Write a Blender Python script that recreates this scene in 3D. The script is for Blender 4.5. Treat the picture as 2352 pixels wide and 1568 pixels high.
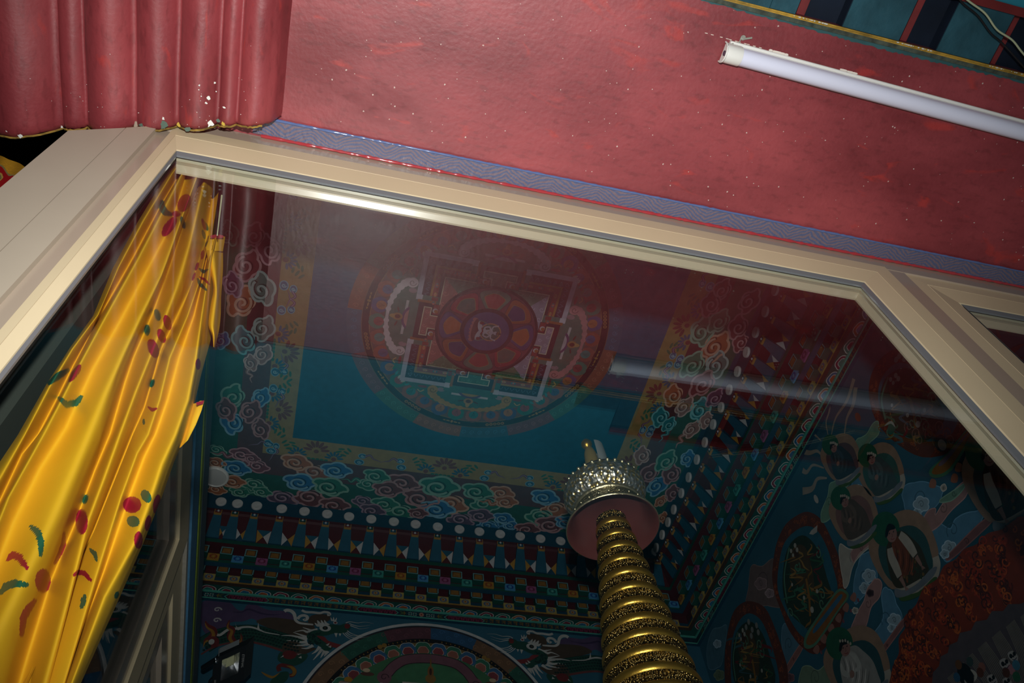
import bpy, math, random
from mathutils import Vector, Matrix
random.seed(7)
S = bpy.context.scene
for o in list(bpy.data.objects): bpy.data.objects.remove(o)
PI = math.pi

# ------------------------------------------------------------------ camera
CX, CY, F = 1176.0, 784.0, 1867.094
R = Matrix(((0.969763, -0.232292, -0.074835), (0.156704, 0.827765, -0.538748), (0.187092, 0.510731, 0.839137)))
cam_d = bpy.data.cameras.new('camera'); cam_d.sensor_width = 36; cam_d.lens = 36 * F / 2352
cam_d.clip_start = 0.02; cam_d.clip_end = 100
cam = bpy.data.objects.new('camera', cam_d); S.collection.objects.link(cam)
M = Matrix((R[0], -R[1], -R[2])).transposed()
cam.matrix_world = M.to_4x4(); S.camera = cam          # the lens is the origin, the floor lies at z = -1.6

# ------------------------------------------------------------------ light
S.view_settings.view_transform = 'Standard'; S.view_settings.look = 'None'
S.view_settings.gamma = 1; S.view_settings.use_curve_mapping = False; S.view_settings.exposure = 0.0
wd = bpy.data.worlds.new('world'); S.world = wd; wd.use_nodes = True
wd.node_tree.nodes['Background'].inputs[0].default_value = (0.75, 0.88, 1.0, 1)
wd.node_tree.nodes['Background'].inputs[1].default_value = 0.06
fl = bpy.data.lights.new('camera_flash', 'SPOT'); fl.energy = 100; fl.spot_size = math.radians(93); fl.spot_blend = 0.95
fl.shadow_soft_size = 0.022; fl.color = (1.0, 0.985, 0.95)
flo = bpy.data.objects.new('camera_flash', fl); S.collection.objects.link(flo)
up = -R[1].copy()
axis = R[2].copy(); aim = (axis * 1.0 - R[0] * 0.05 - up * 0.05).normalized()
flo.location = up * 0.185 - R[0] * 0.0
flo.rotation_euler = aim.to_track_quat('-Z', 'Y').to_euler()

# fill light added low inside the shrine room to lift its dark walls
dl_ = bpy.data.lights.new('room_fill', 'AREA'); dl_.shape = 'RECTANGLE'; dl_.size = 1.6; dl_.size_y = 1.2; dl_.energy = 15; dl_.color = (.82, .92, 1.0)
dlo = bpy.data.objects.new('room_fill', dl_); S.collection.objects.link(dlo); dlo.location = (.75, .95, -1.2)
dlo.rotation_euler = (Vector((.9, 2.9, 2.6)) - dlo.location).to_track_quat('-Z', 'Y').to_euler()

# ------------------------------------------------------------------ helpers
def ray(px, py): return R.transposed() @ Vector(((px - CX) / F, (py - CY) / F, 1.0))
def onX(px, py, x): r = ray(px, py); return r * (x / r.x)
def onY(px, py, y): r = ray(px, py); return r * (y / r.y)
def onZ(px, py, z): r = ray(px, py); return r * (z / r.z)
def proj(p):
    c = R @ Vector(p); return (CX + F * c.x / c.z, CY + F * c.y / c.z)
def lin(c):
    c = c / 255.0
    return c / 12.92 if c <= 0.04045 else ((c + 0.055) / 1.055) ** 2.4
def rgb(r, g, b): return (lin(r), lin(g), lin(b))

def tag(o, label=None, cat=None, group=None, kind=None):
    if label: o['label'] = label
    if cat: o['category'] = cat
    if group: o['group'] = group
    if kind: o['kind'] = kind
    return o
def empty(name, loc=(0, 0, 0), rz=0, parent=None):
    o = bpy.data.objects.new(name, None); S.collection.objects.link(o)
    o.empty_display_size = 0.05
    o.location = loc; o.rotation_euler = (0, 0, rz)
    if parent: o.parent = parent
    return o

class MB:
    """mesh builder with a colour per face"""
    def __init__(s): s.v = []; s.f = []; s.c = []; s.m = []
    def face(s, pts, col=(.5, .5, .5), mi=0):
        n = len(s.v); s.v += [tuple(p) for p in pts]; s.f.append(tuple(range(n, n + len(pts)))); s.c.append(col); s.m.append(mi)
    def box(s, a, b, col=(.5, .5, .5), mi=0):
        x0, y0, z0 = a; x1, y1, z1 = b
        n = len(s.v)
        s.v += [(x0, y0, z0), (x1, y0, z0), (x1, y1, z0), (x0, y1, z0), (x0, y0, z1), (x1, y0, z1), (x1, y1, z1), (x0, y1, z1)]
        for q in ((0, 3, 2, 1), (4, 5, 6, 7), (0, 1, 5, 4), (1, 2, 6, 5), (2, 3, 7, 6), (3, 0, 4, 7)):
            s.f.append(tuple(n + i for i in q)); s.c.append(col); s.m.append(mi)
    def grid(s, rows, col=(.5, .5, .5), mi=0, closed=False, cf=None):
        n = len(s.v); h = len(rows); w = len(rows[0])
        for r in rows: s.v += [tuple(p) for p in r]
        for i in range(h - 1):
            for j in range(w if closed else w - 1):
                k = (j + 1) % w
                s.f.append((n + i * w + j, n + i * w + k, n + (i + 1) * w + k, n + (i + 1) * w + j))
                s.c.append(cf(i, j) if cf else col); s.m.append(mi)
    def tube(s, pts, r, col=(.5, .5, .5), mi=0, seg=8, caps=True, rf=None):
        pts = [Vector(p) for p in pts]; rows = []
        for i, p in enumerate(pts):
            t = (pts[min(i + 1, len(pts) - 1)] - pts[max(i - 1, 0)]).normalized()
            a = t.cross(Vector((0, 0, 1)) if abs(t.z) < .9 else Vector((1, 0, 0))).normalized(); b = t.cross(a)
            rr = rf(i / (len(pts) - 1)) * r if rf else r
            rows.append([p + (a * math.cos(2 * PI * k / seg) + b * math.sin(2 * PI * k / seg)) * rr for k in range(seg)])
        s.grid(rows, col, mi, True)
        if caps: s.face(rows[0], col, mi); s.face(rows[-1], col, mi)
    def lathe(s, prof, c=(0, 0, 0), seg=48, col=(.5, .5, .5), mi=0, cf=None):
        rows = [[(c[0] + r * math.cos(2 * PI * k / seg), c[1] + r * math.sin(2 * PI * k / seg), c[2] + z) for k in range(seg)] for r, z in prof]
        s.grid(rows, col, mi, True, cf)
    def build(s, name, mats, parent=None, smooth=False, weld=False):
        me = bpy.data.meshes.new(name); me.from_pydata(s.v, [], s.f)
        if not isinstance(mats, (list, tuple)): mats = [mats]
        for m in mats: me.materials.append(m)
        me.polygons.foreach_set('material_index', s.m)
        ca = me.color_attributes.new('Col', 'FLOAT_COLOR', 'CORNER'); buf = []
        for f, c in zip(s.f, s.c): buf += [c[0], c[1], c[2], 1.0] * len(f)
        ca.data.foreach_set('color', buf)
        if smooth: me.polygons.foreach_set('use_smooth', [True] * len(s.f))
        me.update()
        o = bpy.data.objects.new(name, me); S.collection.objects.link(o)
        if parent: o.parent = parent
        return o

# ------------------------------------------------------------------ materials
def mat(name, col=(.5, .5, .5), rough=.6, metal=0.0, spec=.5, attr=False, noise=0, nscale=20, bump=0, bscale=80, coat=0, gam=1.0):
    m = bpy.data.materials.new(name); m.use_nodes = True; nt = m.node_tree; b = nt.nodes['Principled BSDF']
    b.inputs['Roughness'].default_value = rough; b.inputs['Metallic'].default_value = metal
    b.inputs['Specular IOR Level'].default_value = spec
    if coat: b.inputs['Coat Weight'].default_value = coat; b.inputs['Coat Roughness'].default_value = .3
    src = None
    if attr:
        a = nt.nodes.new('ShaderNodeVertexColor'); a.layer_name = 'Col'; src = a.outputs[0]
    else:
        b.inputs['Base Color'].default_value = (*col, 1)
    tc = nt.nodes.new('ShaderNodeTexCoord')
    if noise:
        n = nt.nodes.new('ShaderNodeTexNoise'); n.inputs['Scale'].default_value = nscale; n.inputs['Detail'].default_value = 6
        nt.links.new(tc.outputs['Object'], n.inputs['Vector'])
        mr = nt.nodes.new('ShaderNodeMapRange'); mr.inputs[1].default_value = .3; mr.inputs[2].default_value = .7
        mr.inputs[3].default_value = 1 - noise; mr.inputs[4].default_value = 1 + noise * .6
        nt.links.new(n.outputs['Fac'], mr.inputs[0])
        mx = nt.nodes.new('ShaderNodeVectorMath'); mx.operation = 'SCALE'
        if src: nt.links.new(src, mx.inputs[0])
        else: mx.inputs[0].default_value = col
        nt.links.new(mr.outputs[0], mx.inputs['Scale']); nt.links.new(mx.outputs[0], b.inputs['Base Color'])
    elif src: nt.links.new(src, b.inputs['Base Color'])
    if bump:
        n2 = nt.nodes.new('ShaderNodeTexNoise'); n2.inputs['Scale'].default_value = bscale; n2.inputs['Detail'].default_value = 5
        nt.links.new(tc.outputs['Object'], n2.inputs['Vector'])
        bp = nt.nodes.new('ShaderNodeBump'); bp.inputs['Strength'].default_value = bump; bp.inputs['Distance'].default_value = .004
        nt.links.new(n2.outputs['Fac'], bp.inputs['Height']); nt.links.new(bp.outputs[0], b.inputs['Normal'])
    return m

def red_plaster(name, streak=(1, 1, 1)):
    m = bpy.data.materials.new(name); m.use_nodes = True; nt = m.node_tree; b = nt.nodes['Principled BSDF']; L = nt.links.new
    tc = nt.nodes.new('ShaderNodeTexCoord'); mp = nt.nodes.new('ShaderNodeMapping'); mp.inputs['Scale'].default_value = streak
    L(tc.outputs['Object'], mp.inputs[0])
    n1 = nt.nodes.new('ShaderNodeTexNoise'); n1.inputs['Scale'].default_value = 3.2; n1.inputs['Detail'].default_value = 7; n1.inputs['Roughness'].default_value = .62
    n2 = nt.nodes.new('ShaderNodeTexNoise'); n2.inputs['Scale'].default_value = 42; n2.inputs['Detail'].default_value = 6
    n3 = nt.nodes.new('ShaderNodeTexNoise'); n3.inputs['Scale'].default_value = 9; n3.inputs['Detail'].default_value = 8; n3.inputs['Distortion'].default_value = 1.2
    for n in (n1, n2, n3): L(mp.outputs[0], n.inputs['Vector'])
    cr = nt.nodes.new('ShaderNodeValToRGB'); e = cr.color_ramp.elements
    e[0].position = .33; e[0].color = (.19, .024, .030, 1); e[1].position = .68; e[1].color = (.34, .050, .058, 1)
    x = e.new(.5); x.color = (.26, .036, .044, 1)
    L(n1.outputs['Fac'], cr.inputs[0])
    cr2 = nt.nodes.new('ShaderNodeValToRGB'); e2 = cr2.color_ramp.elements
    e2[0].position = .62; e2[0].color = (0, 0, 0, 1); e2[1].position = .70; e2[1].color = (1, 1, 1, 1)
    L(n3.outputs['Fac'], cr2.inputs[0])
    mx = nt.nodes.new('ShaderNodeMix'); mx.data_type = 'RGBA'; mx.inputs[7].default_value = (.48, .035, .025, 1)
    ml = nt.nodes.new('ShaderNodeMath'); ml.operation = 'MULTIPLY'; ml.inputs[1].default_value = .5
    L(cr2.outputs[0], ml.inputs[0]); L(ml.outputs[0], mx.inputs[0]); L(cr.outputs[0], mx.inputs[6])
    cr3 = nt.nodes.new('ShaderNodeValToRGB'); e3 = cr3.color_ramp.elements
    e3[0].position = .34; e3[0].color = (.55, .5, .5, 1); e3[1].position = .46; e3[1].color = (1, 1, 1, 1)
    L(n2.outputs['Fac'], cr3.inputs[0])
    mm = nt.nodes.new('ShaderNodeMix'); mm.data_type = 'RGBA'; mm.blend_type = 'MULTIPLY'; mm.inputs[0].default_value = .4
    L(mx.outputs[2], mm.inputs[6]); L(cr3.outputs[0], mm.inputs[7]); L(mm.outputs[2], b.inputs['Base Color'])
    rr = nt.nodes.new('ShaderNodeMapRange'); rr.inputs[3].default_value = .36; rr.inputs[4].default_value = .58
    L(n1.outputs['Fac'], rr.inputs[0]); L(rr.outputs[0], b.inputs['Roughness'])
    b.inputs['Specular IOR Level'].default_value = .85
    n4 = nt.nodes.new('ShaderNodeTexNoise'); n4.inputs['Scale'].default_value = 130; n4.inputs['Detail'].default_value = 4
    L(tc.outputs['Object'], n4.inputs['Vector'])
    bp = nt.nodes.new('ShaderNodeBump'); bp.inputs['Strength'].default_value = .22; bp.inputs['Distance'].default_value = .0025
    L(n4.outputs['Fac'], bp.inputs['Height']); L(bp.outputs[0], b.inputs['Normal'])
    return m

def glass(name, tint=(.965, .975, .97), dirt=.0):
    m = bpy.data.materials.new(name); m.use_nodes = True; nt = m.node_tree; L = nt.links.new
    nt.nodes.remove(nt.nodes['Principled BSDF']); out = nt.nodes['Material Output']
    g = nt.nodes.new('ShaderNodeNewGeometry'); d = nt.nodes.new('ShaderNodeVectorMath'); d.operation = 'DOT_PRODUCT'
    L(g.outputs['Normal'], d.inputs[0]); L(g.outputs['Incoming'], d.inputs[1])
    def mth(op, a, bb):
        n = nt.nodes.new('ShaderNodeMath'); n.operation = op
        for i, q in enumerate((a, bb)):
            if q is None: continue
            if isinstance(q, (int, float)): n.inputs[i].default_value = q
            else: L(q, n.inputs[i])
        return n.outputs[0]
    c = mth('ABSOLUTE', d.outputs['Value'], None); om = mth('SUBTRACT', 1.0, c)
    p5 = mth('POWER', om, 5.0); r = mth('ADD', mth('MULTIPLY', p5, .94), .050)
    tr = nt.nodes.new('ShaderNodeBsdfTransparent'); tr.inputs[0].default_value = (*tint, 1)
    gl = nt.nodes.new('ShaderNodeBsdfGlossy'); gl.inputs['Roughness'].default_value = 0.0
    mx = nt.nodes.new('ShaderNodeMixShader'); L(r, mx.inputs[0]); L(tr.outputs[0], mx.inputs[1]); L(gl.outputs[0], mx.inputs[2])
    L(mx.outputs[0], out.inputs[0])
    return m

m_red = red_plaster('red_soffit_paint', (1, 2.2, 1))
m_flute = red_plaster('red_fluting_paint', (3, .8, 1))
m_paint = mat('mural_paint', attr=True, rough=.62, spec=.25, noise=.14, nscale=30)
m_carv = mat('painted_carving', attr=True, rough=.55, spec=.3, noise=.15, nscale=60)
m_jamb = mat('jamb_aluminium', (.50, .43, .335), rough=.45, spec=.4, noise=.03, nscale=8)
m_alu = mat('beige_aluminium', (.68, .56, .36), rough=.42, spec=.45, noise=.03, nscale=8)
m_alu2 = mat('brown_aluminium', (.42, .34, .265), rough=.16, spec=.6, noise=.03, nscale=8)  # browner, glossier metal of header, mullion and inner sash frames
m_bead = mat('glazing_bead', (.55, .51, .36), rough=.2, spec=1.0)
m_gask = mat('rubber_gasket', (.16, .17, .18), rough=.25, spec=.6)
m_glass = glass('window_glass')
m_black = mat('unlit_black', (.006, .004, .004), rough=.9, spec=.1)
m_wall = mat('dark_blue_wall', rgb(48, 96, 118), rough=.7, spec=.2, noise=.15, nscale=6)
m_maroon = mat('maroon_wall', (.05, .012, .012), rough=.6, noise=.3, nscale=5)
m_floor = mat('stone_floor', (.12, .11, .1), rough=.6, noise=.3, nscale=4)
m_teal = mat('teal_board_paint', (.03, .26, .36), rough=.5, spec=.4, noise=.16, nscale=7)
m_raft = mat('teal_rafter_paint', (.022, .085, .115), rough=.6, spec=.3, noise=.35, nscale=18, bump=.3)
m_navy = mat('shaded_navy', (.006, .012, .026), rough=.55, spec=.3, noise=.3, nscale=18)
m_wood = mat('weathered_green_wood', (.06, .075, .055), rough=.8, noise=.6, nscale=60, bump=.5)
m_yel = mat('ochre_line_paint', (.42, .25, .03), rough=.6, noise=.5, nscale=40, bump=.4)
m_white = mat('white_enamel', (.80, .80, .76), rough=.28, spec=.5)
m_diff = mat('frosted_diffuser', (.78, .80, .97), rough=.35, spec=.4)
m_gold = mat('gilded_metal', (.90, .56, .09), rough=.33, metal=.92, bump=.15, bscale=160)
m_gold2 = mat('chased_gilt_band', (.62, .42, .11), rough=.33, metal=1.0)
m_silv = mat('silver_gilt', (.86, .77, .48), rough=.36, metal=.9, bump=.5, bscale=90)
m_par = mat('parasol_red_paint', (.15, .045, .042), rough=.34, spec=.5, noise=.12, nscale=9)
m_blk = mat('black_housing', (.012, .012, .014), rough=.35, spec=.5)
m_refl = mat('reflector', (.85, .86, .88), rough=.18, metal=1.0)
m_grey = mat('grey_steel', (.33, .36, .38), rough=.4, metal=.6)
m_cord = mat('green_white_cord', (.45, .5, .32), rough=.6)

# chased bands: deep fine relief
def chase(m, sc=150, st=1.0):
    nt = m.node_tree; b = nt.nodes['Principled BSDF']; L = nt.links.new
    tc = nt.nodes.new('ShaderNodeTexCoord'); v = nt.nodes.new('ShaderNodeTexVoronoi'); v.inputs['Scale'].default_value = sc
    L(tc.outputs['Object'], v.inputs['Vector'])
    bp = nt.nodes.new('ShaderNodeBump'); bp.inputs['Strength'].default_value = st; bp.inputs['Distance'].default_value = .006
    L(v.outputs['Distance'], bp.inputs['Height']); L(bp.outputs[0], b.inputs['Normal'])
    cr = nt.nodes.new('ShaderNodeValToRGB'); e = cr.color_ramp.elements
    e[0].position = .25; e[0].color = (.75, .55, .2, 1); e[1].position = .62; e[1].color = (.22, .13, .025, 1)
    L(v.outputs['Distance'], cr.inputs[0]); L(cr.outputs[0], b.inputs['Base Color'])
chase(m_gold2, 230, .9)

# ------------------------------------------------------------------ flat painter
class Paint:
    """flat painted shapes on one plane; u,v are metres on it, each layer a hair proud of the last"""
    def __init__(s, kind, pos, step=.0004, unproj=None):
        s.k = kind; s.pos = pos; s.step = step; s.b = MB(); s.n = 0; s.hold = False
    def P(s, uv, L):
        d = s.step * (L + 1) + (s.n % 40) * 9e-6      # no two overlapping shapes share a plane
        if s.k == 'C': return (uv[0], uv[1], s.pos - d)
        if s.k == 'B': return (uv[0], s.pos - d, uv[1])
        if s.k == 'R': return (s.pos - d, uv[0], uv[1])
    def px(s, x, y):
        if s.k == 'C': p = onZ(x, y, s.pos); return (p.x, p.y)
        if s.k == 'B': p = onY(x, y, s.pos); return (p.x, p.z)
        p = onX(x, y, s.pos); return (p.y, p.z)
    def pxs(s, pts): return [s.px(*p) for p in pts]
    def poly(s, pts, col, L=0):
        if not s.hold: s.n += 1
        s.b.face([s.P(p, L) for p in pts], col)
    def rect(s, a, b, col, L=0): s.poly([a, (b[0], a[1]), b, (a[0], b[1])], col, L)
    def ell(s, c, rx, ry, col, L=0, rot=0, n=28, a0=0, a1=2 * PI):
        cr, sr = math.cos(rot), math.sin(rot); pts = []
        full = abs(a1 - a0 - 2 * PI) < 1e-6
        for i in range(n if full else n + 1):
            t = a0 + (a1 - a0) * i / n; x, y = rx * math.cos(t), ry * math.sin(t)
            pts.append((c[0] + x * cr - y * sr, c[1] + x * sr + y * cr))
        s.poly(pts, col, L); return pts
    def ring(s, c, r0, r1, col, L=0, n=72, a0=0, a1=2 * PI):
        s.n += 1; s.hold = True
        for i in range(n):
            t0 = a0 + (a1 - a0) * i / n; t1 = a0 + (a1 - a0) * (i + 1) / n
            q = [(c[0] + r * math.cos(t), c[1] + r * math.sin(t)) for r, t in ((r0, t0), (r1, t0), (r1, t1), (r0, t1))]
            s.poly(q, col(i) if callable(col) else col, L)
        s.hold = False
    def stroke(s, pts, w, col, L=0, closed=False, taper=None):
        n = len(pts); Lf = []; Rt = []; s.n += 1; s.hold = True
        for i in range(n):
            if closed: a, b = pts[i - 1], pts[(i + 1) % n]
            else: a, b = pts[max(i - 1, 0)], pts[min(i + 1, n - 1)]
            dx, dy = b[0] - a[0], b[1] - a[1]; d = math.hypot(dx, dy) or 1
            ww = w * .5 * (taper(i / (n - 1)) if taper else 1)
            Lf.append((pts[i][0] - dy / d * ww, pts[i][1] + dx / d * ww)); Rt.append((pts[i][0] + dy / d * ww, pts[i][1] - dx / d * ww))
        for i in range(n if closed else n - 1):
            j = (i + 1) % n
            s.poly([Lf[i], Lf[j], Rt[j], Rt[i]], col, L)
        s.hold = False
    def build(s, name, parent=None, m=None): return s.b.build(name, m or m_paint, parent)

def smooth(pts, n=6, closed=False):
    """Catmull-Rom through 2D points"""
    out = []; N = len(pts)
    rng = range(N if closed else N - 1)
    for i in rng:
        g = (lambda k: pts[k % N]) if closed else (lambda k: pts[max(0, min(N - 1, k))])
        p0, p1, p2, p3 = g(i - 1), g(i), g(i + 1), g(i + 2)
        for k in range(n):
            t = k / n
            out.append(tuple(.5 * (2 * p1[d] + (p2[d] - p0[d]) * t + (2 * p0[d] - 5 * p1[d] + 4 * p2[d] - p3[d]) * t * t + (3 * p1[d] - p0[d] - 3 * p2[d] + p3[d]) * t ** 3) for d in range(len(p1))))
    if not closed: out.append(tuple(pts[-1]))
    return out
tap = lambda t: 1 - .9 * t
tap2 = lambda t: max(.08, math.sin(PI * min(1, t * .96 + .04)))

CL = dict(bl=rgb(48, 112, 165), gr=rgb(48, 120, 98), br=rgb(150, 92, 70), or_=rgb(165, 98, 60), br2=rgb(112, 60, 62), pu=rgb(92, 68, 92), pk=rgb(125, 72, 82),
          pk2=rgb(150, 112, 105), gy=rgb(95, 120, 115), te=rgb(38, 130, 140))
OUT = dict(bl=rgb(130, 180, 205), gr=rgb(135, 180, 160), br=rgb(190, 160, 148), or_=rgb(205, 165, 140), br2=rgb(180, 140, 142), pu=rgb(165, 138, 155), pk=rgb(195, 150, 158),
           pk2=rgb(200, 175, 168), gy=rgb(165, 185, 182), te=rgb(120, 195, 200))
DARK = rgb(30, 26, 34)

def cloud(P, c, w, rot, key, flip=1, L=2, wisp=False):
    """one scalloped cloud lobe with its curl"""
    cr, sr = math.cos(rot), math.sin(rot)
    def T(x, y): y *= flip; return (c[0] + x * cr - y * sr, c[1] + x * sr + y * cr)
    a = w * .5; pts = []
    n = 48
    for i in range(n):
        t = 2 * PI * i / n
        bump = 1 + .22 * abs(math.sin(2.5 * t + .4)) - .09
        r = a * bump * (1 if math.sin(t) > 0 else .82)
        pts.append(T(r * 1.05 * math.cos(t), r * .74 * math.sin(t)))
    P.poly(pts, CL[key], L)
    P.stroke(pts, w * .075, OUT[key], L + 1, closed=True)
    sp = []
    for i in range(26):
        t = i / 25; ang = PI * 1.15 + t * 2 * PI * 1.35; rr = a * (.62 * (1 - t) ** .8 + .05)
        sp.append(T(rr * math.cos(ang) + a * .08, rr * .8 * math.sin(ang) - a * .02))
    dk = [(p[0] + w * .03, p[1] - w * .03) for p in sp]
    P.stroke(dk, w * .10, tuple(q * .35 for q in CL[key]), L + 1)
    P.stroke(sp, w * .075, OUT[key], L + 2)
    if wisp:
        ws = smooth([T(a * .8, -a * .2), T(a * 1.3, -a * .5), T(a * 1.7, 0), T(a * 2.1, -a * .3), T(a * 2.7, -a * .15)], 5)
        P.stroke(ws, w * .26, CL[key], L, taper=tap); P.stroke(ws, w * .06, OUT[key], L + 1, taper=tap)

# ================================================================== STRUCTURE
XW, YW, ZC, XL = 1.945, 3.18, 3.0, -.83
def struct(name, mb, m, parent=None, smooth=False):
    o = mb.build(name, m, parent, smooth)
    if not parent: o['kind'] = 'structure'
    return o
b = MB(); b.box((-3.5, -4, -1.7), (3.5, 3.6, -1.6)); struct('floor', b, m_floor)
b = MB(); b.box((XL, YW, -1.6), (XW + .1, YW + .12, ZC)); struct('wall_back', b, m_wall)
b = MB(); b.box((XW, .62, -1.6), (XW + .12, YW, ZC)); struct('wall_right', b, m_wall)
b = MB(); b.box((XL - .12, .62, -1.6), (XL, YW + .1, ZC)); struct('wall_left', b, m_maroon)
b = MB(); b.box((-3, .545, 1.455), (3, .60, ZC)); b.box((-3, .55, -1.6), (-.80, .62, 1.455)); b.box((2.2, .55, -1.6), (3, .62, 1.455)); b.box((-.49, .55, -1.6), (2.2, .6, -.78))
struct('wall_front', b, m_maroon)

# --- inner ceiling with its painted borders
Cx, Cy = .546, 1.79
b = MB(); b.box((XL, .58, ZC + .002), (XW + .12, YW + .12, ZC + .08), rgb(40, 88, 72)); ceil = struct('ceiling', b, m_paint)
P = Paint('C', ZC + .002)
GRN, MAR, OCH, BLU = rgb(42, 92, 76), rgb(92, 56, 58), rgb(152, 134, 84), rgb(20, 92, 122)
P.rect((-.455, .70), (1.547, 2.777), MAR, 0)
P.build('maroon_field', ceil)
P = Paint('C', ZC + .002, .0004)
yo = [(-.34, .93), (1.462, 2.647)]; bi = [(-.212, 1.05), (1.335, 2.532)]
P.rect(yo[0], yo[1], OCH, 1)
P.build('ochre_border', ceil)
P = Paint('C', ZC + .002)
P.rect(bi[0], bi[1], BLU, 2); P.build('blue_field', ceil)

# --- cloud ornaments on the ceiling border, read off the painting
P = Paint('C', ZC + .002)
PXW = .00232
back = [(722,1084,60,'br'),(690,1108,62,'bl'),(757,1118,66,'gr'),(712,1142,64,'br2'),(680,1062,56,'or_'),(772,1080,56,'bl'),(650,1143,56,'pu'),(768,1160,58,'br2'),
 (864,1093,50,'gr'),(846,1111,42,'gr'),(925,1109,62,'br2'),(890,1124,58,'br2'),(834,1150,42,'pu'),(884,1158,54,'gr'),(855,1172,50,'pu'),(920,1175,58,'gr'),
 (965,1145,70,'br2'),(1008,1118,76,'gr'),(1035,1155,70,'or_'),(1003,1170,68,'bl'),(1095,1129,62,'gr'),(1114,1157,56,'gr'),(1152,1132,50,'or_'),(1162,1152,46,'or_'),
 (1058,1193,54,'pu'),(1104,1184,52,'pu'),(1156,1190,44,'bl'),(1120,1206,44,'bl'),(1172,1206,36,'bl'),(1210,1215,52,'br2'),(1242,1186,62,'gr'),(1265,1205,66,'br2'),(1250,1142,58,'bl'),(1275,1168,56,'or_'),
 (1300,1200,50,'bl'),(960,1178,40,'br2'),
 (498,1032,34,'gr'),(556,1043,44,'pk'),(579,1052,30,'pk'),(592,1070,42,'pk'),(542,1075,52,'bl'),(535,1106,46,'or_'),(584,1112,46,'gr'),(552,1129,40,'gr'),(602,1129,36,'gr'),(498,1123,36,'or_'),(496,1062,36,'or_')]
left = [(619,573,52,'pk'),(565,608,58,'br2'),(600,663,60,'gy'),(556,694,62,'or_'),(533,653,46,'pu'),(603,752,52,'gy'),(562,781,54,'te'),(603,812,42,'pk2'),(575,832,34,'pk2'),
 (536,911,56,'gr'),(518,940,50,'br2'),(574,943,52,'br2'),(535,969,56,'bl'),(598,911,44,'bl'),(598,984,46,'br2'),(584,541,46,'br2'),(524,535,42,'gr'),(508,780,36,'bl')]
right = [(1610,761,62,'gr'),(1652,738,50,'gr'),(1696,750,50,'br2'),(1641,796,66,'or_'),(1702,786,42,'br2'),(1591,838,58,'gr'),(1643,838,58,'gy'),(1614,882,60,'br2'),(1547,907,50,'or_'),
 (1570,933,46,'pk2'),(1518,958,46,'te'),(1537,974,36,'te'),(1606,941,56,'te'),(1643,914,44,'pu'),(1625,964,40,'pk2'),(1587,985,42,'pk2'),(1476,1045,46,'pk2'),(1531,1058,56,'gr'),
 (1578,1052,42,'bl'),(1492,1087,52,'br2'),(1543,1087,52,'br2'),(1508,1114,56,'bl'),(1547,1131,44,'br2'),(1518,1150,32,'or_'),(1522,1188,32,'or_'),(1658,666,44,'br2'),(1633,698,50,'br2'),(1719,691,50,'br2')]
wisps = {(846,1111), (592,1070), (602,1129), (1162,1152), (575,832), (1537,974), (1587,985), (556,1043), (1172,1206)}
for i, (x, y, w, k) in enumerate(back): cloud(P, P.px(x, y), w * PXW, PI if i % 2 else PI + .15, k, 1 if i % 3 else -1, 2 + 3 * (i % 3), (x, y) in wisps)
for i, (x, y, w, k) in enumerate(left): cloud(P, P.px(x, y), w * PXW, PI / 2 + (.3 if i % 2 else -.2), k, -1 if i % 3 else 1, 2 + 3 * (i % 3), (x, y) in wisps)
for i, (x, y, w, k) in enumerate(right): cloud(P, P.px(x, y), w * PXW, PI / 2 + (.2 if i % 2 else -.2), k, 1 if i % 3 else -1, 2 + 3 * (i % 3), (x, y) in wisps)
P.build('cloud_border', ceil)

# --- flower sprays on the ochre border
P = Paint('C', ZC + .002)
def spray(c, rot):
    cr, sr = math.cos(rot), math.sin(rot)
    def T(x, y): return (c[0] + x * cr - y * sr, c[1] + x * sr + y * cr)
    G, B_, M_, PU = rgb(52, 112, 84), rgb(44, 98, 128), rgb(118, 66, 62), rgb(98, 72, 100)
    for dx, dy, rr, col, n, r0, r1 in ((0, .0, .062, M_, 7, .15, PI - .15), (-.085, -.035, .045, B_, 7, .1, PI - .1), (.085, -.035, .045, B_, 7, .1, PI - .1)):
        for k in range(n):
            t = r0 + (r1 - r0) * k / (n - 1)
            P.ell(T(dx + rr * .66 * math.cos(t), dy + rr * .66 * math.sin(t)), rr * .34, rr * .13, col, 3, rot + t, 12)
        P.ell(T(dx, dy - .004), .012, .012, M_, 3, 0, 10)
    for k in range(5):
        P.ell(T(-.15 + .012 * k, .03 - .018 * (k % 3)), .016, .006, G, 3, rot + .8 - k * .3, 10)
        P.ell(T(.15 - .012 * k, .03 - .018 * (k % 3)), .016, .006, G, 3, rot - .8 + k * .3, 10)
    for k in range(6): P.ell(T(-.05 + .02 * k, -.05), .010, .006, G, 3, rot, 8)
    for sgn in (-1, 1):
        for (x, y, r_) in ((.205, -.035, .024), (.215, .004, .02)):
            q = T(sgn * x, y); P.ell(q, r_, r_ * .8, rgb(120, 175, 195), 3, rot, 18); P.ell(q, r_ * .82, r_ * .62, rgb(40, 104, 140), 4, rot, 18)
            sp = [(q[0] + r_ * .45 * (1 - t / 12) * math.cos(t * .8), q[1] + r_ * .4 * (1 - t / 12) * math.sin(t * .8)) for t in range(11)]
            P.stroke(sp, .005, rgb(140, 185, 200), 5)
        w_ = smooth([T(sgn * .225, .0), T(sgn * .25, .015), T(sgn * .268, -.005), T(sgn * .29, -.012), T(sgn * .31, -.02)], 5)
        P.stroke(w_, .014, PU, 3, taper=tap); P.stroke(w_, .004, rgb(170, 140, 160), 4, taper=tap)
for q in ((726, 1040), (1021, 1073), (1310, 1115)): p = P.px(*q); spray((p[0], 2.592), PI)
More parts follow.
